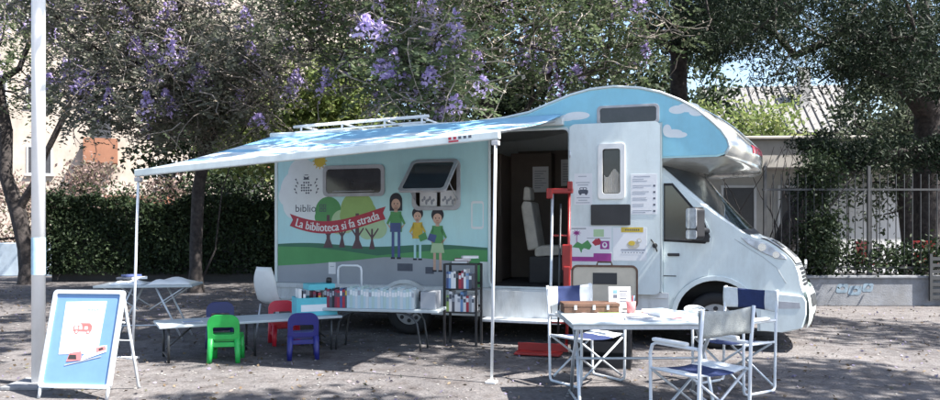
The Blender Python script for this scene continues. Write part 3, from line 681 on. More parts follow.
m_ = MB()
for dx in (-.004, .004): m_.add([(bend(x + dx, y)[0], -.0076 - dx*.02, bend(x + dx, y)[2]) for x, y, z in v_], f_)
m_.build('banner_lettering_bold', 'paper', mural, fix=False)
lettering('biblio', .145, 0, 'name_lettering', lambda x, y: (.52 + x*1.05, -.0042, 1.655 + y), 'ink', mural)
gm = MB()
for k, (a, c) in enumerate([(0, 0), (1, 0), (0, 1), (1, 1)]):
    gm.prism(R4(.735 + .055*a, 1.655 + .055*c, .782 + .055*a, 1.702 + .055*c), fxz(0), .0034, .004, 0, holes=[R4(.745 + .055*a, 1.665 + .055*c, .772 + .055*a, 1.692 + .055*c)])
gm.build('name_mark', 'ink', mural, fix=False)

# --- roof rack
rk = thing('roof_rack', None, None, (0, 0, 0)); rk.parent = van
for y_ in (.25, 1.9):
    MB().tube([(.18, y_, 2.875), (.5, y_, 2.89), (2.25, y_, 2.945)], .022, 8).build('rail', 'whitetube', rk)
MB().tube([(.2, .25, 2.80), (2.2, .25, 2.865)], .014, 8).build('rail', 'whitetube', rk)
for x in (.3, .95, 1.6, 2.15):
    for y_ in (.25, 1.9): MB().tube([(x, y_, 2.70), (x, y_, 2.875 + .03*x)], .016, 8).build('stanchion', 'whitetube', rk)
    MB().tube([(x, .25, 2.875 + .025*x), (x, 1.9, 2.875 + .025*x)], .014, 8).build('crossbar', 'whitetube', rk)

# --- awning
aw = thing('awning', None, None, (0, 0, 0)); aw.parent = van
AL, AR = (-.10, 2.5, 2.08), (3.97, 2.5, 2.345)   # u, out, z of the front rail ends
WL, WR = (-.02, .05, 2.71), (4.14, .05, 2.85)
can = MB(); nu, nv = 40, 24; vs_ = []
for i in range(nu + 1):
    for j in range(nv + 1):
        s_, t_ = i/nu, j/nv
        a = Vector(WL).lerp(Vector(WR), s_); c = Vector(AL).lerp(Vector(AR), s_); p = a.lerp(c, t_)
        sag = -.07*math.sin(PI*t_)*(.6 + .4*math.sin(PI*s_)) + .012*math.sin(s_*23 + t_*4)*math.sin(PI*t_)
        vs_.append((p.x, -p.y, p.z + sag))
can.add(vs_, [(i*(nv + 1) + j, i*(nv + 1) + j + 1, (i + 1)*(nv + 1) + j + 1, (i + 1)*(nv + 1) + j) for i in range(nu) for j in range(nv)], 0, True)
co = can.build('canopy', 'canvas', aw, fix=False); sd = co.modifiers.new('thick', 'SOLIDIFY'); sd.thickness = .004
d = (Vector((AR[0], -AR[1], AR[2])) - Vector((AL[0], -AL[1], AL[2]))); L_ = d.length; X = Matrix.Translation((AL[0], -AL[1], AL[2])) @ d.to_track_quat('X', 'Z').to_matrix().to_4x4()
rl = MB().box((-.04, -.03, -.075), (L_ + .04, .03, .005), 0, X).build('front_rail', 'van_white', aw, bevel=.012)
lg = MB(); lg.box((L_ - .46, -.0325, -.062), (L_ - .36, -.0305, -.045), 0, X)
for k in range(5): lg.box((L_ - .46 + .05*k, -.0325, -.038), (L_ - .43 + .05*k, -.0305, -.012), 1 if k > 1 else 0, X)
lg.build('rail_mark', ['red', 'ink'], rl, fix=False)
MB().box((0.0, -.10, 2.685), (2.0, -.006, 2.76)).box((2.0, -.10, 2.70), (4.15, -.006, 2.80)).build('cassette', 'van_white', aw, bevel=.02)
for (u, o_, z_), foot in ((AL, (-.18, 2.5)), (AR, (3.93, 2.5))):
    p = MB().tube([(u, -o_ + .0, z_ - .05), (foot[0], -foot[1], .02)], .0145, 10).build('post', 'whitetube', aw)
    MB().box((foot[0] - .05, -foot[1] - .05, 0), (foot[0] + .05, -foot[1] + .05, .02)).build('foot', 'wplastic', p, bevel=.004)
    MB().box((u - .035, -o_ - .03, z_ - .13), (u + .035, -o_ + .03, z_ - .085)).build('bracket', 'wframe', p, bevel=.006)
for (u, sg) in ((.15, 1), (4.05, -1)):
    a = Vector((u, -.1, 2.66 + .025*u)); c = Vector((u - (.02 if sg > 0 else .1), -2.46, 2.03 + .05*u)); m__ = (a + c)/2 + Vector((sg*.45, 0, -.02))
    MB().tube([a, m__], .02, 8).tube([m__, c], .018, 8).build('arm', 'alu', aw)

# ================================================================== folding chairs and camp table
def face(dx, dy): return math.atan2(dx, -dy)
def director_chair(label, loc, rz, back, seatc):
    t = thing('folding_chair', label, 'chair', loc, rz, 'folding canvas chairs round the camp table')
    hw, dp, r = .275, .22, .0125
    for sg in (-1, 1):
        x = sg*hw
        pts = [(x, .25, .90), (x, .225, .62), (x, .21, .05)] + [(x, .21 - .04*(1 - math.cos(math.radians(a))), .05 - .04*math.sin(math.radians(a))) for a in (30, 60, 90)]
        pts += [(x, -.17, .0125), (x, -.205, .03), (x, -.215, .06), (x, -.22, .55), (x, -.20, .61), (x, -.16, .63), (x, .21, .63)]
        MB().tube([(a, b_, max(c, .0125)) for a, b_, c in pts], r, 10).build('side_frame', 'whitetube', t)
        MB().tube([(x, -.21, .44), (x, .20, .44)], .011, 8).build('seat_rail', 'whitetube', t)
        MB().box((x - .024, -.19, .637), (x + .024, .12, .665)).build('armrest', 'wplastic', t, bevel=.011)
    for y, o in ((-.19, .012), (.17, .012)):
        MB().tube([(-hw, y - o, .06), (hw, y - o, .43)], .0105, 8).build('cross_brace', 'alu', t)
        MB().tube([(hw, y + o, .06), (-hw, y + o, .43)], .0105, 8).build('cross_brace', 'alu', t)
    def cloth(f, n, m_, mats, name, th=.004):
        mb = MB(); vs_ = [f(i/n, j/m_) for i in range(n + 1) for j in range(m_ + 1)]
        for i in range(n):
            for j in range(m_):
                mi = 1 if .26 < (i + .5)/n < .74 and len(mats) > 1 else 0
                a = i*(m_ + 1) + j; mb.f.append((a, a + 1, a + m_ + 2, a + m_ + 1)); mb.m.append(mi); mb.sm.append(True)
        mb.v = [tuple(p) for p in vs_]
        o_ = mb.build(name, mats, t); s_ = o_.modifiers.new('thick', 'SOLIDIFY'); s_.thickness = th; return o_
    k = random.uniform(0, 6)
    cloth(lambda u, v: (-hw - .014 + (2*hw + .028)*u, .24 - .012 + .035*math.sin(PI*u) + .004*math.sin(u*17 + v*5 + k), .70 + .195*v + .012*math.sin(u*PI)*(1 - 2*v)), 24, 6, back, 'backrest')
    cloth(lambda u, v: (-hw + 2*hw*u, -.20 + .39*v, .452 - .03*math.sin(PI*u) + .003*math.sin(v*13 + u*9 + k)), 24, 8, seatc, 'seat')
    return t
director_chair('white tube chair with navy and white canvas back, behind the table beside the brown case', (1.10, 7.06, 0), face(.57, -.82), ['fabw', 'fabb'], ['fabw', 'fabb'])
director_chair('white tube chair with navy striped back in front of the van wheel arch', (2.37, 6.76, 0), face(-.84, -.54), ['fabw', 'fabb'], ['fabw', 'fabb'])
director_chair('white tube chair with plain grey wrinkled canvas back and blue seat, nearest of the chairs', (1.66, 5.42, 0), face(-.55, .83), ['fabg'], ['fabw', 'fabb'])

tb = thing('camp_table', 'long folding camp table with pale grey top and crossed metal legs, covered in leaflets', 'table', (1.40, 6.28, 0), 0.02)
MB().box((-.62, -.42, .69), (.66, .40, .715)).build('tabletop', 'tabletop', tb, bevel=.008)
MB().box((-.60, -.40, .655), (.64, -.375, .692)).box((-.60, .355, .655), (.64, .38, .692)).box((-.60, -.375, .655), (-.575, .355, .692)).box((.615, -.375, .655), (.64, .355, .692)).build('apron', 'alu', tb, bevel=.003)
for x in (-.52, .55):
    for sg in (-1, 1):
        MB().tube([(x - .03*sg, -.34*sg, .67), (x - .02*sg, .0, .36), (x + .02*sg, .34*sg, .012)], .015, 10).build('leg', 'alu', tb)
    MB().tube([(x, -.33, .02), (x, .33, .02)], .011, 8).build('foot_bar', 'alu', tb)
MB().tube([(-.52, .0, .36), (.55, 0, .36)], .011, 8).build('stretcher', 'alu', tb)

def leaflet(label, x, y, rz, w_, h_, th, cm, kind, z=.717):
    m_ = MB(); m_.box((-w_/2, -h_/2, 0), (w_/2, h_/2, th), 0)
    m_.box((-w_/2 + .012, h_/2 - .07, th + .0005), (w_/2 - .012, h_/2 - .012, th + .001), 1)
    for j in range(6): m_.box((-w_/2 + .015, h_/2 - .1 - .022*j, th + .0005), (-w_/2 + .015 + (w_ - .03)*(.6 + .4*((j*3) % 4)/3), h_/2 - .09 - .022*j, th + .001), 2)
    o = m_.build('leaflet', ['paper', cm, 'inkl'], None, loc=(x, y, z), rz=rz); tag(o, label, kind, 'leaflets lying on the camp table')
leaflet('white leaflet with blue heading at the near left corner of the table', .93, 6.02, .3, .15, .21, .003, 'boardblue', 'leaflet')
leaflet('white leaflet with turquoise heading in the middle of the camp table', 1.12, 6.15, -.5, .15, .21, .004, 'teal', 'leaflet')
leaflet('white leaflet with green heading lying behind the turquoise one on the table', 1.20, 6.42, .1, .21, .15, .003, 'green2', 'leaflet')
leaflet('white leaflet with grey heading lying in front of the pink cup', 1.0, 6.33, .8, .15, .21, .003, 'wframe', 'leaflet')
leaflet('open white magazine with a dark heading at the table front edge', 1.40, 6.05, -.15, .30, .21, .006, 'ink', 'magazine')
leaflet('thick stack of white brochures with a pale blue heading, highest pile on the table', 1.62, 6.36, .35, .21, .28, .035, 'sticker', 'brochures')
leaflet('white leaflet with yellow heading beside the brochure pile', 1.44, 6.40, -.3, .15, .21, .003, 'yellow', 'leaflet')
leaflet('white leaflet with red heading next to the grey canvas chair back', 1.72, 6.03, .6, .15, .21, .003, 'red', 'leaflet')

bc = thing('wooden_case', 'flat brown wooden case with brass clasps on the table edge', 'case', (1.06, 6.55, .717), .05)
MB().box((-.26, -.10, 0), (.22, .10, .05)).box((-.265, -.103, .052), (.225, .103, .085)).build('shell', 'brown', bc, bevel=.006)
for x in (-.16, .0, .12): MB().box((x - .012, -.108, .03), (x + .012, -.103, .07)).build('clasp', 'chrome', bc)
cdn = thing('info_card', 'white card with a printed square standing in a clear holder on the table', 'card stand', (1.30, 6.56, .717), -.1)
X = Matrix.Rotation(math.radians(-12), 4, 'X')
MB().box((-.085, 0, .03), (.105, .006, .22), 0, X).build('card', 'paper', cdn)
mk = MB().box((-.045, -.002, .12), (-.01, -.0005, .15), 1, X).box((-.045, -.002, .16), (-.01, -.0005, .19), 0, X)
for j in range(5): mk.box((.01, -.002, .09 + .022*j), (.08 - .01*(j % 2), -.0005, .097 + .022*j), 1, X)
mk.build('print', ['boardblue', 'ink'], cdn)
MB().box((-.06, -.035, 0), (.08, .07, .008)).box((-.015, .0, 0), (.03, .012, .05)).build('base', 'wplastic', cdn, bevel=.003)
cp = thing('pink_cup', 'pink and white cup with pens beside the standing card', 'cup', (1.385, 6.46, .717))
MB().tube([(0, 0, 0), (0, 0, .10)], [.034, .042], 20).build('body', 'pinkc', cp)
for k, a in enumerate((.2, 1.9, 3.6, 5.0)): MB().tube([(.015*math.cos(a), .015*math.sin(a), .05), (.03*math.cos(a), .03*math.sin(a), .15)], .004, 6).build('pen', ['boardblue', 'ink', 'paper', 'red'][k], cp)
cbl = MB()
for k in range(3): cbl.tube([(.07*math.cos(2*PI*i/24)*(1 + .12*k), .045*math.sin(2*PI*i/24), .006 + .012*k + .03*max(0, math.sin(2*PI*i/24))) for i in range(24)], .005, 6)
tag(cbl.build('cable_coil', 'wplastic', None, loc=(1.92, 6.42, .722)), 'loose coil of white cable at the far right corner of the camp table', 'cable')

# beige suitcase lid standing behind, on a dark crate
cr = thing('plastic_crate', 'dark slatted crate standing under the beige suitcase by the open door', 'crate', (1.42, 7.92, 0), -.25)
ck = MB()
for z in (0, .16, .32, .48):
    ck.box((-.27, -.18, z), (.27, -.165, z + .11)).box((-.27, .165, z), (.27, .18, z + .11)).box((-.27, -.165, z), (-.255, .165, z + .11)).box((.255, -.165, z), (.27, .165, z + .11))
ck.build('slats', 'blackplastic', cr)
MB().box((-.25, -.16, .02), (.25, .16, .04)).box((-.275, -.185, .575), (.275, .185, .60)).build('base', 'blackplastic', cr)
for x in (-.262, .262):
    for y in (-.172, .172): MB().box((x - .015, y - .015, 0), (x + .015, y + .015, .59)).build('corner_post', 'blackplastic', cr)
su = thing('suitcase', 'beige suitcase with brown edging and a dark label, standing upright against the open door', 'suitcase', (1.42, 7.93, .602), -.2)
f = lambda a, b_, d: (a, d, b_)
MB().prism(rrect(-.335, 0, .335, .44, .06), f, -.06, .06).build('body', 'beige', su, bevel=.01)
MB().prism(rrect(-.345, -.0, .345, .452, .065), f, -.072, -.052, holes=[rrect(-.325, .02, .325, .43, .05)]).build('edging', 'brown', su, bevel=.003)
MB().box((-.12, -.066, .25), (.13, -.0605, .37)).build('label_patch', 'blackplastic', su)
MB().tube([(-.08, 0, .44), (-.07, 0, .48), (.07, 0, .48), (.08, 0, .44)], .01, 8).build('handle', 'brown', su)

# ================================================================== hand truck in the doorway
hx, hy = gnd(558, 354)
ht = thing('hand_truck', 'tall red and silver hand truck leaning in the camper doorway', 'hand truck', (hx, hy, 0), -.28)
for x, m_ in ((-.10, 'alu'), (.10, 'redpaint')):
    MB().tube([(x, -.02, .06), (x, .12, .9), (x, .20, 1.86)], .017, 10).build('upright', m_, ht)
MB().tube([(.0, .0, .1), (.0, .19, 1.72)], .012, 8).build('centre_bar', 'steel', ht)
MB().box((-.16, .16, 1.84), (.14, .25, 1.90)).box((-.16, .13, 1.78), (-.09, .17, 1.90)).box((.08, .16, 1.86), (.14, .21, 1.98)).build('top_bracket', 'redpaint', ht, bevel=.01)
MB().box((.03, .08, .95), (.14, .16, 1.25)).box((.05, .05, .45), (.13, .13, 1.0)).build('motor_cover', 'redpaint', ht, bevel=.015)
for z, y in ((.35, .04), (.75, .10), (1.35, .165)): MB().tube([(-.10, y, z), (.10, y, z)], .012, 8).build('crossbar', 'redpaint', ht)
MB().box((-.46, -.26, .012), (.06, -.02, .03)).box((-.46, -.04, .03), (.12, -.02, .12)).build('toe_plate', 'redpaint', ht, bevel=.004)
for x in (-.02, .17):
    w_ = MB(); w_.tube([(x - .02, .06, .10), (x + .02, .06, .10)], .10, 20); w_.build('wheel', 'rubber', ht, bevel=.01)

# ================================================================== children's corner
kt = thing('low_table', "long low children's table with pale top and dark folding legs", 'table', (0, 0, 0))
A = Vector((-3.27, 7.9)); B = Vector((-1.50, 8.86)); ex = (B - A).normalized(); L_ = (B - A).length
kt.location = (A.x, A.y, 0); kt.rotation_euler = (0, 0, math.atan2(ex.y, ex.x))
MB().box((0, 0, .375), (L_, .58, .405)).build('tabletop', 'tabletop', kt, bevel=.008)
for x in (.10, L_*.5, L_ - .12):
    for y in (.06, .52): MB().tube([(x, y, .375), (x, y, .0)], .014, 8).build('leg', 'steel', kt)
    MB().tube([(x, .06, .05), (x, .52, .05)], .011, 8).build('crossbar', 'steel', kt)
for x, s_ in ((.10, 1), (L_ - .12, -1)): MB().tube([(x, .29, .12), (x + .3*s_, .29, .37)], .010, 8).build('brace', 'steel', kt)
leaflet('white drawing sheet lying on the left end of the low children\'s table', -3.05, 8.25, .5, .21, .15, .002, 'boardblue', 'drawing', .408)
def kid_chair(label, loc, rz, m_):
    t = thing('child_chair', label, 'child chair', loc, rz, "small plastic chairs at the children's table")
    hw = .165
    out = [(-hw, .0), (-hw + .055, .0), (-hw + .058, .20), (-hw + .065, .20)]
    fb = lambda a, b_, d: (a, .13 + .05*max(0, b_ - .27)/.25 + d, b_)
    o = rrect(-hw, .25, hw, .52, .10, 6); o = [p for p in o]
    MB().prism([(-hw, .25)] + [(hw, .25)] + arc(hw - .10, .42, .10, 0, 90, 6) + arc(-hw + .10, .42, .10, 90, 180, 6), fb, 0, .032,
               holes=[rrect(-hw + .055, .305, hw - .055, .385, .02)]).build('backrest', m_, t, bevel=.009)
    MB().prism(rrect(-hw, -.16, hw, .15, .04), lambda a, b_, d: (a, b_, d), .255, .285).box((-hw + .02, -.14, .225), (hw - .02, .13, .256)).build('seat', m_, t, bevel=.008)
    for x in (-1, 1):
        for y, o_ in ((-.12, -.03), (.14, .03)):
            MB().tube([(x*(hw - .03), y, .26), (x*(hw - .022), y + o_*.5, .10), (x*(hw - .018), y + o_, 0.0)], [.034, .030, .026], 10).build('leg', m_, t)
        MB().box((x*(hw - .03) - .016, -.12, .11), (x*(hw - .03) + .016, .14, .145)).build('side_stretcher', m_, t, bevel=.006)
    MB().box((-hw + .03, .125, .17), (hw - .03, .155, .22)).build('back_stretcher', m_, t, bevel=.006)
    return t
gx, gy = gnd(222, 363); kid_chair('bright green child chair seen from behind at the low table', (gx, gy + .14, 0), face(-.15, 1), 'kgreen')
gx, gy = gnd(300, 360); kid_chair('deep blue child chair seen from behind near the turquoise box', (gx, gy + .14, 0), face(-.25, 1), 'kblue')
kid_chair('dark blue child chair on the far side of the low table, behind the green one', (-3.03, 9.12, 0), face(.35, -1), 'kblue2')
kid_chair('red child chair on the far side of the low table, beside the books', (-2.30, 9.30, 0), face(.45, -1), 'kred')

# turquoise box with books at the end of the low table
tx, ty = -1.86, 8.98
bxo = thing('book_box', 'turquoise cardboard box of picture books on the right end of the low table', 'box', (tx, ty, .407), .42)
MB().box((-.24, -.15, 0), (.24, -.14, .21)).box((-.24, .14, 0), (.24, .15, .21)).box((-.24, -.14, 0), (-.23, .14, .21)).box((.23, -.14, 0), (.24, .14, .21)).box((-.23, -.14, .0), (.23, .14, .012)).build('carton', 'teal', bxo)
MB().box((-.19, -.1515, .05), (.19, -.1505, .13)).build('label_strip', 'cloud', bxo)
def book(name, label, loc, rz, w_, h_, d_, cm, group, tilt=0):
    """a standing book: spine towards local -y"""
    m_ = MB(); X = Matrix.Rotation(tilt, 4, 'Y')
    m_.box((-w_/2, 0, 0), (-w_/2 + .002, d_, h_), 0, X).box((w_/2 - .002, 0, 0), (w_/2, d_, h_), 0, X).box((-w_/2 + .002, 0, 0), (w_/2 - .002, .002, h_), 0, X)
    m_.box((-w_/2 + .002, .002, .003), (w_/2 - .002, d_ - .004, h_ - .003), 1, X)
    m_.box((-w_/2 + .003, -.0008, h_*.62), (w_/2 - .003, -.0003, h_*.86), 2, X)
    o = m_.build(name, [cm, 'paper', random.choice(['paper', 'inkl', 'cloud'] if name == 'pale_book' else ['paper', 'ink', 'inkl', 'yellow'])], None, loc=loc, rz=rz); return tag(o, label, 'book', group)
ORD = 'first second third fourth fifth sixth seventh eighth ninth tenth eleventh twelfth thirteenth fourteenth fifteenth sixteenth seventeenth eighteenth nineteenth twentieth'.split() + ['twenty-first', 'twenty-second', 'twenty-third', 'twenty-fourth', 'twenty-fifth', 'twenty-sixth']
bkx = Matrix.Rotation(.42, 4, 'Z')
for k, (dx, cm, h_, nm) in enumerate([(-.19, 'wplastic', .30, 'white'), (-.14, 'ink', .28, 'black'), (-.02, 'maroon', .27, 'maroon'), (.04, 'red', .25, 'red'), (.10, 'paper', .26, 'cream white'), (.17, 'hill2', .24, 'dark green')]):
    p = bkx @ Vector((dx, -.10, 0)); book('box_book', f'{nm} book standing in the turquoise box', (tx + p.x, ty + p.y, .42), .42, .035, h_, .2, cm, 'books in the turquoise box')
p = bkx @ Vector((.06, -.02, 0)); m_ = MB().box((-.17, -.12, 0), (.15, .12, .07)).build('carton', 'teal', None, loc=(tx + p.x, ty + p.y, .705), rz=.5, bevel=.004); tag(m_, 'flat turquoise carton lying on top of the books in the box', 'carton')
p = bkx @ Vector((.17, -.02, 0)); m_ = MB().tube([(0, 0, 0), (0, 0, .05), (0, 0, .065)], [.035, .035, .02], 16).build('ink_pot', 'blackplastic', None, loc=(tx + p.x, ty + p.y, .777)); tag(m_, 'small black pot standing on the turquoise carton', 'pot')

# white moulded chair behind the red one
wc = thing('moulded_chair', 'white moulded plastic chair at the rear corner of the camper, seen side on', 'chair', (-2.54, 9.9, 0), face(.55, .85))
vs_ = []; n1, n2 = 14, 8
for i in range(n1 + 1):
    for j in range(n2 + 1):
        t = i/n1; u = j/n2*2 - 1
        y = .19 - .40*min(1, t/.45) if False else None
        if t < .45: q_ = t/.45; yy, zz = -.20 + .38*q_, .45 - .02*math.sin(PI*q_)
        else: q_ = (t - .45)/.55; yy, zz = .18 + .10*q_ + .03*math.sin(PI*q_), .45 + .48*q_
        wdt = .21*(1 - .35*max(0, (t - .7)/.3)**2) * (1 if t > .1 else .85 + 1.5*t)
        vs_.append((u*wdt, yy - .05*abs(u)**2.2*(1 if t > .4 else .2), zz + (.03*abs(u)**2 if t < .45 else 0)))
m_ = MB(); m_.add(vs_, [(i*(n2 + 1) + j, i*(n2 + 1) + j + 1, (i + 1)*(n2 + 1) + j + 1, (i + 1)*(n2 + 1) + j) for i in range(n1) for j in range(n2)], 0, True)
o = m_.build('shell', 'wplastic', wc); s_ = o.modifiers.new('t', 'SOLIDIFY'); s_.thickness = .012
for x in (-1, 1):
    for y in (-.15, .15): MB().tube([(x*.15, y, .44), (x*.19, y*1.3, 0)], .012, 8).build('leg', 'alu', wc)

# ================================================================== low bench with books, bed-guard rail, black rack
bn = thing('low_bench', 'low white bench with arched metal legs in front of the rear wheel, carrying books', 'bench', (-1.05, 8.93, 0), -.20)
MB().box((-.72, -.20, .46), (.74, .22, .495)).build('top', 'tabletop', bn, bevel=.008)
for x in (-.40, .40):
    s_ = 1 if x > 0 else -1
    for y in (-.15, .17): MB().tube([(x*.55, y, .46)] + [(x*.55 + s_*.26*math.sin(math.radians(a)), y, .46 - .16*(1 - math.cos(math.radians(a)))) for a in (20, 40, 60, 80)] + [(x*.55 + s_*.285, y, .15), (x*.55 + s_*.30, y, .0)], .013, 8).build('leg', 'steel', bn)
MB().box((-.25, .0, .43), (.25, .03, .46)).build('crossbar', 'steel', bn)
bl = Matrix.Translation((-1.05, 8.93, 0)) @ Matrix.Rotation(-.20, 4, 'Z')
cols = ['innerdark', 'maroon', 'ink', 'hair', 'maroon', 'red', 'jean', 'red', 'ink']; nms = ['charcoal', 'maroon', 'black', 'black', 'maroon', 'red', 'navy', 'red', 'black']
xx = -.66
for k in range(9):
    w_ = random.uniform(.024, .034); p = bl @ Vector((xx + w_/2, -.17, .497)); xx += w_ + .002
    book('dark_book', f'{nms[k]} book, {ORD[k]} from the left among the dark books on the bench', p, -.20, w_, random.uniform(.20, .24), .16, cols[k], 'dark books on the low bench')
M['pb'] = mat('pale_spine_blue', (.46, .60, .66), .6, var=.05); M['pb2'] = mat('pale_spine_grey', (.58, .64, .66), .6, var=.05); M['pb3'] = mat('pale_spine_green', (.44, .58, .56), .6, var=.05)
xx = -.37
for k in range(24):
    w_ = random.uniform(.030, .036); p = bl @ Vector((xx + w_/2, -.18 + random.uniform(0, .008), .497)); xx += w_ + .001
    book('pale_book', f'pale blue picture book, {ORD[k]} from the dark books on the bench', p, -.20, w_, random.uniform(.215, .255), .22, ['pb', 'pb2', 'pb', 'pb3'][k*7 % 4], 'pale picture books on the low bench')
p = bl @ Vector((.60, 0, .497)); m_ = MB().box((-.09, -.13, 0), (.09, .13, .20)).build('file_box', 'road', None, loc=p, rz=-.2, bevel=.006); tag(m_, 'grey file box at the right end of the book bench', 'box')
br = thing('bed_rail', 'white tube rail standing upright behind the dark books on the bench', 'rail', bl @ Vector((-.46, .16, .497)), -.2)
MB().tube([(-.15, 0, 0), (-.15, 0, .42), (-.14, 0, .46), (-.10, 0, .48), (.10, 0, .48), (.14, 0, .46), (.15, 0, .42), (.15, 0, 0)], .013, 10).build('hoop', 'whitetube', br)
MB().tube([(-.15, 0, .2), (-.11, 0, .2)], .016, 10).build('knob', 'wplastic', br)
MB().box((-.17, -.05, 0), (.17, .03, .012)).build('base', 'whitetube', br)

rx, ry = gnd(463, 345)
rk_ = thing('book_rack', 'narrow black two shelf rack full of books beside the camper doorway', 'book rack', (rx, ry, 0), -.27)
for x in (-.20, .20):
    for y in (-.12, .12): MB().box((x - .014, y - .014, 0), (x + .014, y + .014, 1.0)).build('post', 'blackplastic', rk_, bevel=.002)
for z in (.40, .68, .985): MB().box((-.20, -.12, z), (.20, .12, z + .018)).build('shelf', 'blackplastic', rk_, bevel=.002)
for z in (.46, .74): MB().box((-.19, .112, z), (.19, .118, z + .03)).build('back_bar', 'blackplastic', rk_)
RX = Matrix.Translation((rx, ry, 0)) @ Matrix.Rotation(-.27, 4, 'Z')
for sh, z, cc in (('upper', .70, ['jean', 'boardblue', 'paper', 'paper', 'innerdark', 'red', 'maroon', 'paper', 'boardblue', 'ink']), ('lower', .42, ['green2', 'paper', 'ink', 'paper', 'paper', 'boardblue', 'paper', 'red', 'road', 'paper'])):
    xx = -.18
    for k, cm in enumerate(cc):
        w_ = random.uniform(.027, .038); h_ = random.uniform(.18, .25)
        p = RX @ Vector((xx + w_/2, -.11, z)); xx += w_
        nm = {'jean': 'navy', 'boardblue': 'blue', 'paper': 'white', 'innerdark': 'charcoal', 'red': 'red', 'maroon': 'maroon', 'ink': 'black', 'green2': 'light green', 'road': 'grey'}[cm]
        book('rack_book', f'{nm} book, {ORD[k]} from the left on the {sh} shelf of the black rack', p, -.27, w_, h_, .18, cm, f'books on the {sh} shelf of the black rack')
for k, (dx, z, cm, nm) in enumerate([(-.03, 1.005, 'ink', 'black'), (.0, 1.035, 'maroon', 'maroon'), (.09, 1.066, 'paper', 'white')]):
    p = RX @ Vector((dx, 0, z)); m_ = MB().box((-.10, -.07, 0), (.10, .07, .003), 0).box((-.10, -.07, .026), (.10, .07, .029), 0).box((-.095, -.065, .003), (.095, .065, .026), 1).box((-.10, -.07, .003), (-.097, .07, .026), 0).build('lying_book', [cm, 'paper'], None, loc=p, rz=-.27 + .2*k); tag(m_, f'{nm} book lying flat on top of the black rack', 'book', 'books lying on the black rack')

# ================================================================== sign board, flagpole, far table
sb = thing('sign_board', 'blue folding pavement sign with aluminium frame and a white poster of a red camper', 'sign board', (-3.36, 6.36, 0), face(-.10, -.99))
tl = math.radians(11); FX = lambda a, b_, d: (a + .05*b_, b_*math.sin(tl) - d*math.cos(tl), b_*math.cos(tl) + d*math.sin(tl))
MB().prism(rrect(-.295, .12, .295, .90, .02), FX, 0, .012).build('panel', 'boardblue', sb)
MB().prism(rrect(-.325, .09, .325, .925, .035), FX, -.006, .026, holes=[rrect(-.29, .125, .29, .89, .015)]).build('frame', 'alu', sb, bevel=.005)
for x in (-.305, .305): MB().tube([FX(x, .1, .01), FX(x, 0, .01)], .014, 8).build('front_leg', 'alu', sb)
ps = MB().prism([(-.19, .37), (.16, .385), (.17, .83), (-.20, .82)], FX, .013, .0145, 0)
Q = lambda pts, mi, lv=0: ps.prism(pts, FX, .0147 + .0003*lv, .0152 + .0003*lv, mi)
cx, cz_ = -.01, .585
Q(rrect(cx - .085, cz_ - .02, cx + .085, cz_ + .035, .012), 1); Q([(cx + .0, cz_ + .03), (cx + .085, cz_ + .03), (cx + .06, cz_ + .055), (cx - .03, cz_ + .055)], 1)
for x in (-.06, -.02, .03): Q(rrect(cx + x - .013, cz_ + .0, cx + x + .016, cz_ + .026, .004), 0, 1)
for x in (-.05, .055): Q(ell(cx + x, cz_ - .022, .018, .018, 14), 1, 2); Q(ell(cx + x, cz_ - .022, .009, .009, 10), 0, 3)
for k in range(9): Q([(cx + .01 + .012*k, .745), (cx + .018 + .012*k, .745), (cx + .018 + .012*k, .757 + .004*(k % 3)), (cx + .01 + .012*k, .757 + .004*(k % 3))], 2)
Q([(-.11, .31), (.02, .325), (.015, .40), (-.09, .385)], 3, 2); Q([(-.10, .33), (-.02, .33), (-.03, .37), (-.09, .37)], 5, 3); Q([(.02, .32), (.24, .40), (.235, .455), (.12, .44), (.03, .36)], 0, 3); Q([(.15, .39), (.235, .415), (.22, .45), (.14, .43)], 3, 4); Q([(.17, .405), (.21, .42), (.20, .435), (.165, .425)], 5, 5)
Q([(-.12, .275), (.20, .355), (.20, .365), (-.12, .285)], 4, 2)
ps.build('poster', ['paper', 'fadedred', 'boardblue', 'pinkc', 'inkl', 'innerdark'], sb, fix=False)
for x in (-.29, .29): MB().tube([FX(x, .89, -.02), (x + .04, .44, .03), (x + .045, .46, .0)], .013, 8).build('rear_leg', 'alu', sb)
for z, y in ((.30, .33), (.62, .24)): MB().tube([(-.27, y, z), (.32, y, z)], .008, 6).build('rear_bar', 'alu', sb)
MB().tube([FX(.3, .5, -.01), (.33, .33, .45)], .006, 6).build('stay', 'alu', sb)
fp = thing('flag_pole', 'tall white pole with a pale blue sticker, standing behind the sign board', 'pole', (at(38.5, 6.9), 6.9, 0))
MB().tube([(0, 0, .02), (0, 0, 7.5)], .058, 20).build('shaft', 'pole', fp)
MB().tube([(0, 0, 1.02), (0, 0, 1.36)], .0592, 20, caps=False).build('sticker', 'sticker', fp)
MB().box((-.22, -.22, 0), (.22, .22, .035)).build('base_plate', 'concrete', fp, bevel=.008)

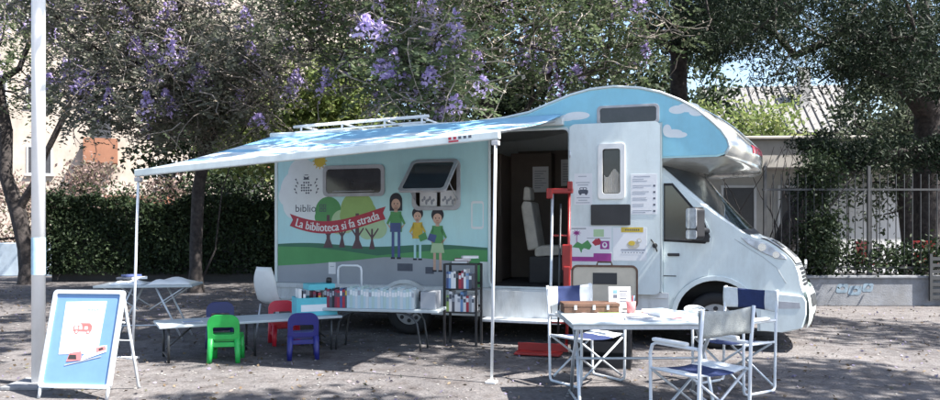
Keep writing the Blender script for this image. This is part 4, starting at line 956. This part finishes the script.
ft = thing('folding_table', 'pale folding table with splayed legs standing behind the left awning post', 'table', (at(150, 9.75), 9.75, 0), .12)
MB().box((-.60, -.30, .68), (.60, .30, .71)).build('tabletop', 'tabletop', ft, bevel=.006)
for x, s_ in ((-.35, -1), (.35, 1)):
    for y in (-.24, .24): MB().tube([(x*.4, y, .68), (x + s_*.12, y, .0)], .013, 8).tube([(x + s_*.14, y, .68), (x*.2, y, .40)], .009, 8).build('leg', 'alu', ft)
    MB().tube([(x + s_*.07, -.24, .2), (x + s_*.07, .24, .2)], .010, 8).build('crossbar', 'alu', ft)
MB().tube([(-.42, -.24, .20), (.42, -.24, .20)], .009, 8).build('rail', 'alu', ft)
fx_ = at(150, 9.75)
def drape(label, x, y, w_, d_, h_, m_, name, cat, z=.712):
    n_ = 12; vs_ = []
    for i in range(n_ + 1):
        for j in range(n_ + 1):
            u, v = i/n_*2 - 1, j/n_*2 - 1
            vs_.append((u*w_/2, v*d_/2, .004 + h_*(1 - abs(u)**3)*(1 - abs(v)**4)*(.8 + .2*math.sin(u*5 + v*3))))
    mb = MB(); mb.add(vs_, [(i*(n_ + 1) + j, (i + 1)*(n_ + 1) + j, (i + 1)*(n_ + 1) + j + 1, i*(n_ + 1) + j + 1) for i in range(n_) for j in range(n_)], 0, True)
    o = mb.build(name, m_, None, loc=(x, y, z), rz=.12); s_ = o.modifiers.new('t', 'SOLIDIFY'); s_.thickness = .004; tag(o, label, cat)
drape('white rumpled sheet lying over the right half of the far folding table', fx_ + .30, 9.75, .56, .48, .08, 'wplastic', 'cloth_sheet', 'cloth')
drape('pale grey folded cloth on the left half of the far folding table', fx_ - .22, 9.68, .40, .40, .06, 'cloud', 'folded_cloth', 'cloth')
for k, (dx, dy, cm, nm, z) in enumerate([(-.28, .0, 'ink', 'black', .775), (-.14, .04, 'paper', 'white', .775), (-.24, .05, 'jean', 'navy', .805)]):
    m_ = MB().box((-.10, -.08, 0), (.10, .08, .025)).build('lying_book', cm, None, loc=(fx_ + dx, 9.70 + dy, z), rz=.4*k, bevel=.002); tag(m_, f'{nm} flat book on the folded cloth of the far folding table', 'book', 'books on the far folding table')

# ================================================================== vegetation
LM = {
 'jac': leafmat('jacaranda_leaf', [(.06, .095, .040), (.10, .14, .065), (.16, .185, .11), (.08, .11, .065)], .45),
 'jacg': leafmat('jacaranda_grey_leaf', [(.08, .095, .065), (.145, .155, .12), (.22, .22, .19)], .45),
 'blo': leafmat('jacaranda_blossom', [(.44, .34, .68), (.55, .46, .77), (.66, .59, .84), (.47, .36, .71)], .4),
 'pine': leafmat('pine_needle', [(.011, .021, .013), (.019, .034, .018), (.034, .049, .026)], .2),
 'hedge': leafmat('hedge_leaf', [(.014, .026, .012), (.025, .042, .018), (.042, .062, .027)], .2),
 'sun': leafmat('bright_leaf', [(.11, .16, .05), (.17, .22, .07), (.24, .26, .11)], .5),
 'dull': leafmat('dull_leaf', [(.035, .05, .03), (.07, .09, .055), (.11, .125, .085)], .3),
 'pink': leafmat('bougainvillea_leaf', [(.10, .11, .06), (.22, .15, .14), (.30, .22, .20), (.13, .13, .08)], .4),
 'dry': leafmat('dry_pod', [(.20, .16, .11), (.30, .26, .20), (.38, .36, .33)], .2),
}
def tree(name, label, cat, trunks, attr, r0, rtip, kind, group, nleaf, leafL, leafW, spread, blossom=None, bark='bark', twigs=0):
    base = np.array(trunks[0][1][0], float)
    t = thing(name, label, cat, tuple(base), 0, group)
    tr = [(b_, [np.array(p, float) - base for p in ps_]) for b_, ps_ in trunks]; at_ = np.asarray(attr) - base
    N, Pn = skeleton(tr, at_)
    limb_mesh('trunk', N, Pn, r0, rtip, bark, t)
    tips = at_
    D_ = rng.normal(size=(len(tips)*nleaf, 3))
    if len(kind) > 2 and kind[0] == 'tuft': D_ = D_/np.linalg.norm(D_, axis=1, keepdims=True)*(rng.random((len(D_), 1))**.4)*1.75*np.repeat(rng.uniform(.6, 1.35, (len(tips), 1)), nleaf, 0)
    cen = np.repeat(tips, nleaf, 0) + D_*np.array(spread)
    if kind[0] == 'frond':
        C, T = fronds(tips + rng.normal(size=tips.shape)*.15, kind[1], kind[2], 16)
        quads('crown', C, leafL, leafW, LM[kind[3]], t, T=T)
    else:
        quads('crown', cen, leafL, leafW, LM[kind[1]], t)
    if blossom:
        nb, ncl = blossom; wt = np.exp(-(tips[:, 1] - tips[:, 1].min())*.55 - .15*np.abs(tips[:, 2] - np.median(tips[:, 2]))); idx = rng.choice(len(tips), min(nb, len(tips)), False, p=wt/wt.sum()); P_ = []
        for i in idx:
            c = tips[i] + rng.normal(size=3)*.25; h_ = rng.uniform(.28, .65); k = int(ncl*rng.uniform(.5, 1.5))
            z = rng.power(1.6, k); rad = (1 - z)*.24 + .05; a = rng.uniform(0, 2*PI, k)
            P_.append(np.stack([c[0] + rad*np.cos(a)*rng.uniform(.3, 1, k), c[1] + rad*np.sin(a)*rng.uniform(.3, 1, k), c[2] + (z - .5)*h_], 1))
        quads('blossoms', np.concatenate(P_), .085, .06, LM['blo'], t)
    if twigs:
        idx = rng.choice(len(tips), twigs, True); mb = MB(); pods = []
        for i in idx:
            p = tips[i] + rng.normal(size=3)*.2; d = rng.normal(size=3); d[2] = d[2]*.5 - .1; d /= np.linalg.norm(d); pts = [p]
            for k in range(5): d = d + rng.normal(size=3)*.35; d /= np.linalg.norm(d); pts.append(pts[-1] + d*.24)
            mb.tube(pts, [.014, .012, .010, .008, .007, .005], 4, caps=False); 
            for k in range(2): pods.append(pts[-1 - k] + rng.normal(size=3)*.04)
        mb.build('twigs', 'barkl', t, fix=False); quads('seed_pods', np.repeat(np.array(pods), 2, 0), .07, .05, LM['dry'], t)
    return t
def cloudpts(n, blobs):
    """attractor points spread through several ellipsoids (centre, radii, weight)"""
    out = []
    ws = np.array([b_[2] for b_ in blobs], float); ws /= ws.sum()
    for (c, r, _), k in zip(blobs, np.maximum(1, (ws*n).astype(int))): out.append(ellipsoid(int(k), c, r))
    return np.concatenate(out)
GJ = 'jacaranda trees with purple blossom'
tree('jacaranda_tree', 'dark forked jacaranda standing alone left of the white pole', 'tree',
     [(-1, [(-10.95, 18.6, 0), (-11.0, 18.6, .9), (-11.2, 18.6, 1.8), (-11.5, 18.6, 2.7), (-11.55, 18.7, 3.8), (-11.8, 18.7, 5.0)]), (2, [(-10.75, 18.5, 2.5), (-10.35, 18.4, 3.3), (-9.8, 18.3, 4.3), (-9.5, 18.2, 5.4)])],
     cloudpts(115, [((-12, 18.5, 6.3), (3.0, 2.6, 2.0), 3), ((-9.2, 17.6, 6.9), (3.2, 2.5, 1.1), 1.5), ((-12.4, 18, 4.6), (1.0, 1.2, .8), .3)]), .185, .012, ('frond', 9, .6, 'jac'), GJ, 1, .105, .05, (.3, .3, .3), (75, 70), twigs=120)
tree('jacaranda_tree', 'twin stemmed jacaranda rising beside the rear corner of the camper', 'tree',
     [(-1, [(-5.95, 16.3, 0), (-5.95, 16.3, 1.0), (-5.9, 16.3, 2.2), (-5.7, 16.2, 3.2), (-5.2, 16.0, 4.2)]), (0, [(-5.6, 16.5, .9), (-5.45, 16.5, 2.2), (-5.0, 16.3, 3.4), (-4.2, 16, 4.3)])],
     cloudpts(330, [((-6.5, 15.2, 4.4), (1.9, 1.7, 1.2), 1.5), ((-5.2, 15.2, 4.6), (1.6, 1.7, 1.4), 1.5), ((-4.5, 15, 6.4), (4.6, 3.2, 1.6), 2.6), ((-7.6, 14.6, 5.9), (1.8, 1.6, .8), .45)]), .135, .010, ('frond', 9, .6, 'jacg'), GJ, 1, .105, .052, (.3, .3, .3), (95, 70), twigs=1000)
tree('jacaranda_tree', 'spreading jacaranda behind the camper with branches hanging over its roof', 'tree',
     [(-1, [(.55, 15.2, 0), (.55, 15.2, 1.5), (.5, 15.2, 2.8), (.3, 15.0, 4.0), (-.1, 14.8, 4.8)]), (2, [(1.0, 15.1, 3.6), (1.6, 15, 4.5)])],
     cloudpts(330, [((-1.2, 13.6, 4.9), (2.1, 1.6, 1.2), 2), ((1.0, 14.2, 5.2), (2.0, 1.8, 1.3), 1.8), ((2.6, 14.6, 5.3), (1.5, 1.6, 1.0), 1.0), ((0.2, 13.8, 6.6), (4.0, 3.0, 1.3), 2.2), ((-.75, 11.4, 3.95), (.8, .7, .65), .7), ((-.4, 11.6, 3.35), (.35, .4, .3), .22), ((-.2, 9.3, 7.3), (3.4, 2.8, .8), 1.1)]), .17, .011, ('frond', 8, .58, 'jac'), GJ, 1, .105, .050, (.3, .3, .3), (120, 75), twigs=650)
tree('jacaranda_tree', 'jacaranda overhanging the children\'s corner from beyond the left edge', 'tree',
     [(-1, [(-8.2, 6.2, 0), (-8.2, 6.2, 2), (-7.9, 6.3, 3.6), (-7.0, 6.5, 5.2), (-6.0, 6.7, 6.2)]), (2, [(-8.6, 5.2, 5.0), (-8.6, 4.6, 6.4)])],
     cloudpts(40, [((-4.6, 7.6, 7.8), (4.0, 4.0, 1.2), 2.2), ((1.2, 9.6, 7.9), (2.8, 2.2, .8), 1.5)]), .22, .012, ('frond', 16, .55, 'jac'), GJ, 1, .16, .10, (.3, .3, .3), (20, 50))
GP = 'dark pines on the right side'
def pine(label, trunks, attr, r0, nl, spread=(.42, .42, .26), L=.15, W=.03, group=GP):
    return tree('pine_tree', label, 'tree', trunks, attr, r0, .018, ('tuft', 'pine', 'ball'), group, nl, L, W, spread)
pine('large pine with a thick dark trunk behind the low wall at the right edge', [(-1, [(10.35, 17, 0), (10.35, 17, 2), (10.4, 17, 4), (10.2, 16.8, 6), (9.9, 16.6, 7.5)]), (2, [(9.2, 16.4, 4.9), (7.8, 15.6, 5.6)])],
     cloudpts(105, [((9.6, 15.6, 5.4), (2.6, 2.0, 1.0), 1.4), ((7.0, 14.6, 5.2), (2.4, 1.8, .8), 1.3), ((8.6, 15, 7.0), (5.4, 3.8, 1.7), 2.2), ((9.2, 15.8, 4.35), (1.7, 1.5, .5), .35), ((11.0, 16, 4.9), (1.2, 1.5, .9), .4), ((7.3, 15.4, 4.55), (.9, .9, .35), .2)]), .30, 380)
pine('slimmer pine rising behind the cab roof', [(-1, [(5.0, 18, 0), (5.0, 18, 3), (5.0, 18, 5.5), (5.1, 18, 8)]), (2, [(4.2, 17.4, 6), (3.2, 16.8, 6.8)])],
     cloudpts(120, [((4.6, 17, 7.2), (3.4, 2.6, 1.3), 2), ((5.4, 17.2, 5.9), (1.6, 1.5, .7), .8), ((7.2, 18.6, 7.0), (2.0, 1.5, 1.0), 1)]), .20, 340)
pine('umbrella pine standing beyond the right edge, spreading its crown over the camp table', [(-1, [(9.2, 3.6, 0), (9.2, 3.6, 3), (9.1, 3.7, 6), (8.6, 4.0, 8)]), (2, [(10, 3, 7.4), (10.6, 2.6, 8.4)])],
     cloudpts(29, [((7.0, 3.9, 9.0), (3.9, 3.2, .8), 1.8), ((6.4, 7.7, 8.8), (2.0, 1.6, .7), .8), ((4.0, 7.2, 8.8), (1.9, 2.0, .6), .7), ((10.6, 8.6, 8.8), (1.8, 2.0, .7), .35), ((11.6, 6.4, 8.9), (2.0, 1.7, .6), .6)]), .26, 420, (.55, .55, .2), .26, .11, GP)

GB = 'trees filling in behind the camper'
def broad(label, x, y, h_, rx, k, nl, key='hedge', L=.22, W=.12, group=GB, low=.35):
    at_ = cloudpts(k, [((x, y, h_*.62), (rx, rx*.8, h_*.38), 3), ((x - rx*.4, y - .5, h_*low), (rx*.7, rx*.6, h_*.2), 1), ((x + rx*.45, y - .4, h_*low*1.2), (rx*.65, rx*.6, h_*.2), 1)])
    return tree('broadleaf_tree', label, 'tree', [(-1, [(x, y, 0), (x + .1, y, h_*.15), (x, y, h_*.3), (x - .1, y, h_*.45)])], at_, .18, .014, ('tuft', key), group, nl, L, W, (.38, .38, .30))
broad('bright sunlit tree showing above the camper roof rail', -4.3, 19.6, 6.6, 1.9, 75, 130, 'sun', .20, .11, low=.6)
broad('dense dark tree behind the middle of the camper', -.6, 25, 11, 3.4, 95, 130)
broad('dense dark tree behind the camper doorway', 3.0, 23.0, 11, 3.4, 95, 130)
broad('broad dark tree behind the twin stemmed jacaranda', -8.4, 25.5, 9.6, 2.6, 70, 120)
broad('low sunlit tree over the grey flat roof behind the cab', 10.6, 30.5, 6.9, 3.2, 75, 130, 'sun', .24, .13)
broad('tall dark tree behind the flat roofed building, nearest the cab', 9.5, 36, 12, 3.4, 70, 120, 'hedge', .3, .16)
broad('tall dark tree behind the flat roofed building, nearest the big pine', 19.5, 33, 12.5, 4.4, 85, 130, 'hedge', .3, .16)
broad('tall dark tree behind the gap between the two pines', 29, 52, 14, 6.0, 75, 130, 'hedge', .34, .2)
for lb, x, y, h_, w_, key in [('pink flowering bush against the white building beside the forked jacaranda', -15.2, 24, 3.0, 1.9, 'pink'), ('pink flowering bush behind the hedge left end', -12.2, 24.5, 3.3, 1.6, 'pink'), ('straggly pink bush behind the hedge near the orange balcony', -9.6, 24.2, 2.9, 1.3, 'pink'), ('dark green bush showing between hedge and awning', -7.0, 22.5, 3.6, 1.5, 'sun')]:
    t = tree('flowering_bush' if key == 'pink' else 'bush', lb, 'bush', [(-1, [(x, y, 0), (x, y, .5), (x + .1, y, 1.0)])], ellipsoid(40, (x, y, h_*.6), (w_, w_*.7, h_*.42)), .06, .01, ('tuft', 'hedge' if 'awning' in lb else key), 'bushes behind the hedge', 90, .14, .08, (.25, .25, .22))

broad('grey green tree between the big pine and the flat roofed building', 11.2, 19.3, 6.2, 2.0, 60, 120, 'dull', .16, .07, low=.6)
# hedge
hd = thing('hedge', 'long dark clipped hedge behind the far folding table and jacaranda trunk', 'hedge', (-7.6, 20.0, 0), .03)
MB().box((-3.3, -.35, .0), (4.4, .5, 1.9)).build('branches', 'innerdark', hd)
n = 30000
hx_ = rng.uniform(-3.6, 4.7, n); hz_ = rng.uniform(.05, 1, n)**.8*2.12; hz_ *= 1 + .06*np.sin(hx_*1.7) + .03*np.sin(hx_*5.1); top = rng.random(n) < .25
hy_ = np.where(top, rng.uniform(-.6, .6, n), -.42 - .22*rng.random(n) - .10*np.sin(hx_*2.1 + hz_*2)); hz_ = np.where(top, 1.95 + .16*rng.random(n) + .5*rng.random(n)**9 + .10*np.sin(hx_*1.7) + .08*np.sin(hx_*3) + .05*np.sin(hx_*7), hz_)
e_ = rng.random(n) < .06; hx_ = np.where(e_, np.where(rng.random(n) < .5, -3.45, 4.55) + rng.normal(size=n)*.12, hx_)
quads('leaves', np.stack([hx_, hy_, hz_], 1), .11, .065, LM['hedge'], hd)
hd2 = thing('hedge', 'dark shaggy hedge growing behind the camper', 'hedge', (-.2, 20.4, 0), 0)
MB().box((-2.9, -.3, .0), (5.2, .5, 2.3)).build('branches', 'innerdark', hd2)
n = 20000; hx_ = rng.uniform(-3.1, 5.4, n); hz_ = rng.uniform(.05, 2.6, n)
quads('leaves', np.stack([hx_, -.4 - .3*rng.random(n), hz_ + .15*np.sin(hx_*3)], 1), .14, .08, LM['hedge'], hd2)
# shrub and creepers at the right-hand fence
tree('shrub', 'tall dark shrub growing through the iron fence', 'shrub', [(-1, [(6.55, 14.0, 0), (6.55, 14.0, .5), (6.5, 14, 1.0)])], cloudpts(58, [((6.45, 13.95, 1.15), (.42, .35, .7), 2), ((6.6, 14, 2.3), (.35, .3, .5), .8)]), .05, .008, ('tuft', 'hedge'), None, 110, .085, .045, (.14, .14, .14))
tree('ivy_bush', 'low leafy ivy spilling over the concrete wall', 'ivy', [(-1, [(8.0, 13.85, .2), (8.0, 13.85, .5), (8.0, 13.8, .7)])], cloudpts(46, [((7.4, 13.85, .85), (.6, .2, .28), 1), ((8.7, 13.9, .9), (.8, .2, .30), 1.2)]), .03, .006, ('tuft', 'hedge'), None, 60, .08, .05, (.14, .12, .12))
tree('leaning_tree', 'dark leaning ivy covered tree arching over the iron fence', 'tree',
     [(-1, [(6.3, 15.6, 0), (6.45, 15.6, .9), (6.75, 15.6, 1.6), (7.3, 15.6, 2.3), (8.0, 15.6, 2.75), (8.8, 15.6, 2.95), (9.6, 15.6, 2.9), (10.2, 15.6, 2.6)])],
     cloudpts(85, [((7.9, 15.5, 2.85), (.8, .35, .26), 1.2), ((9.1, 15.5, 3.0), (1.1, .4, .25), 1.4), ((7.0, 15.5, 2.1), (.3, .3, .4), .5), ((10.0, 15.5, 2.75), (.6, .4, .28), .7), ((7.2, 15.5, 3.2), (.5, .4, .35), .4)]), .23, .012, ('tuft', 'pine'), None, 110, .12, .035, (.13, .13, .11))
for lb, bx0, n_ in [('bare arching creeper stems beside the cab windscreen', 5.35, 9), ('bare creeper stems climbing beside the dark shrub', 6.1, 8)]:
    mb = MB()
    for k in range(n_):
        p = Vector((bx0 + random.uniform(-.2, .25), 14.1 + random.uniform(-.1, .1), .1)); d = Vector((random.uniform(-.5, .5), 0, 1)); pts = [p]
        for i in range(9): d = (d + Vector((random.uniform(-.3, .3), random.uniform(-.12, .12), -.05))).normalized(); pts.append(pts[-1] + d*.34)
        mb.tube(pts, [.018 - .0016*i for i in range(10)], 5, caps=False)
    o = mb.build('creeper', 'bark', None, fix=False); tag(o, lb, 'creeper')

# ================================================================== fence and low wall on the right
o = MB().box((-1.6, -.15, 0), (6.5, .15, .50)).box((-1.62, -.18, .50), (6.5, .18, .55)).build('low_wall', 'concrete', None, loc=(6.9, 13.75, 0), rz=.0, bevel=.012); tag(o, 'low grey concrete wall under the iron fence', 'wall')
gm = MB()
for x0_, z0_, s_ in [(-.16, .34, 1), (.08, .30, 1.1), (.30, .36, .9)]:
    gm.prism(rrect(x0_ - .11*s_, z0_ - .10, x0_ + .10*s_, z0_ + .06*s_, .04), lambda a, b_, d: (a + .2*(b_ - .3), -.151 - d, b_), 0, .002 + .001*s_, holes=[ell(x0_, z0_ - .02, .045, .035, 12)])
gm.build('scrawl', 'graffiti', o)
fe = thing('iron_fence', 'dark iron fence of thin upright bars on the low concrete wall', 'fence', (6.9, 13.75, .55))
for x in (-1.5, .4, 2.3, 4.2, 6.1): MB().box((x - .025, -.025, 0), (x + .025, .025, 2.0)).build('post', 'iron', fe)
for z in (.12, 1.55): MB().box((-1.55, -.018, z), (6.4, .018, z + .035)).build('rail', 'iron', fe)
mb = MB()
for k in range(52): x = -1.5 + .15*k; mb.tube([(x, 0, .05), (x, 0, 1.85)], .009, 6, caps=False)
mb.build('bars', 'iron', fe)
gt = thing('metal_gate', 'dark slatted metal gate at the right end of the low wall', 'gate', (8.55, 13.52, 0))
for x in (-.28, .75): MB().box((x, -.02, .10), (x + .05, .02, .95)).build('post', 'iron', gt)
mb = MB()
for k in range(7): mb.box((-.23, -.012, .14 + .115*k), (.75, .012, .20 + .115*k))
mb.build('slats', 'iron', gt)
for lb, x, y, rz in [('red plastic chair behind the fence, left of the white table', 8.55, 16.0, .3), ('red plastic chair behind the fence, right of the white table', 9.75, 16.1, -.4)]:
    t = thing('garden_chair', lb, 'chair', (x, y, 0), rz, 'red chairs behind the fence')
    MB().box((-.22, -.22, .62), (.22, .22, .66)).build('seat', 'redpaint', t, bevel=.012)
    MB().box((-.22, .19, .64), (.22, .23, 1.12)).build('backrest', 'redpaint', t, bevel=.012)
    for a in (-.19, .19):
        for c in (-.19, .19): MB().tube([(a, c, .62), (a*1.1, c*1.1, 0)], .016, 6).build('leg', 'steel', t)
t = thing('garden_table', 'white table standing between the red chairs behind the fence', 'table', (9.15, 15.8, 0))
MB().box((-.42, -.4, .93), (.42, .4, .97)).build('tabletop', 'wplastic', t, bevel=.01)
for a in (-.36, .36):
    for c in (-.34, .34): MB().tube([(a, c, .93), (a, c, 0)], .02, 8).build('leg', 'wplastic', t)

# ================================================================== buildings
def window(parent, x, z0, z1, w_, y, nm='window', shutter=True):
    f_ = lambda a, b_, d: (a, y - d, b_)
    wf = MB().prism(R4(x, z0, x + w_, z1), f_, .0, .05, holes=[R4(x + .07, z0 + .07, x + w_ - .07, z1 - .07)]).build(nm, 'wlight', parent)
    MB().prism(R4(x + .06, z0 + .06, x + w_ - .06, z1 - .06), f_, .004, .02).build('pane', 'shutter', wf)
    MB().box((x - .08, y - .14, z0 - .06), (x + w_ + .08, y - .002, z0 - .003)).build('sill', 'wlight', wf)
# left, sunlit apartment house
bd = thing('apartment_house', 'white sunlit apartment house with terracotta balconies behind the hedge', 'building', (-20, 37, 0), .42)
MB().box((-14, 0, 0), (15.2, 9, 22)).build('wall', 'wallp', bd)
for x, z, w_ in [(-1.6, 3.9, 1.1), (-3.6, 3.9, 1.2), (-8, 3.9, 1.3), (4.2, 3.4, 1.0), (-1.6, 7.3, 1.1), (-3.6, 7.3, 1.2), (5.6, 7.3, 1.2), (12.4, 3.6, 1.0), (12.4, 7, 1.0), (-1.6, 10.6, 1.1), (5.6, 10.6, 1.2)]: window(bd, x, z, z + 1.4, w_, 0)
for x, z in [(.9, 4.7), (8.6, 4.7)]:
    bb = MB().box((x, -1.1, z - .2), (x + 1.5, -.003, z)).box((x, -1.1, z), (x + 1.5, -1.0, z + 1.0)).box((x, -1.0, z), (x + .1, -.003, z + 1.0)).box((x + 1.4, -1.0, z), (x + 1.5, -.003, z + 1.0)).build('balcony', 'orange', bd)
    MB().box((x + .3, -.05, z + .0), (x + 1.2, -.003, z + 2.2)).build('balcony_door', 'shutter', bb)
MB().box((1.8, -.06, 2.2), (6.2, -.003, 2.95)).build('terracotta_band', 'orange', bd)
# low painted wall at far left
o = MB().box((-5, -.1, 0), (3.0, .1, .95)).build('painted_wall', 'paintwall', None, loc=(-13.9, 21.5, 0), bevel=.02); tag(o, 'low pale blue wall behind the forked jacaranda', 'wall')
# right, flat roofed grey building
bg_ = thing('flat_roofed_building', 'long grey flat roofed building behind the iron fence', 'building', (8.8, 21.5, 0), -.05)
MB().box((-4.5, 0, 0), (16, 8, 3.6)).build('wall', 'wgrey', bg_)
MB().box((-4.8, -.5, 3.05), (16.3, 8.3, 3.85)).box((-4.9, -.6, 3.85), (16.4, 8.4, 3.95)).build('roof', 'wgrey', bg_, bevel=.03)
pl = MB()
for k in range(14): pl.box((1.2 + .78*k, -.06, .1), (1.2 + .78*k + .74, -.003, 2.55))
pl.build('panels', 'wlight', bg_, bevel=.01)
for x in (-3.6, -1.6, .0): window(bg_, x, 1.1, 2.6, 1.0, 0)
ho = thing('tiled_house', 'house with a pale grey sheet roof above the flat roofed building', 'building', (18.6, 44, 0), -.12)
MB().box((-4, 0, 0), (4, 7, 7.0)).build('wall', 'wgrey', ho)
rfm = MB(); rfm.add([(-4.4, -.5, 6.8), (4.4, -.5, 6.8), (4.4, 3.5, 10.2), (-4.4, 3.5, 10.2), (-4.4, 7.5, 6.8), (4.4, 7.5, 6.8)], [(0, 1, 2, 3), (3, 2, 5, 4), (0, 3, 4), (1, 5, 2)])
for k in range(19): rfm.tube([(-4.3 + .478*k, -.5, 6.84), (-4.3 + .478*k, 3.5, 10.24)], .07, 6)
rf = rfm.build('roof', 'rooft', ho, fix=False)
MB().box((1.2, 1.6, 8.4), (1.8, 2.2, 11.0)).build('chimney', 'wgrey', rf)
window(ho, -2, 4.2, 5.6, 1.2, 0); window(ho, 1.2, 4.2, 5.6, 1.2, 0)
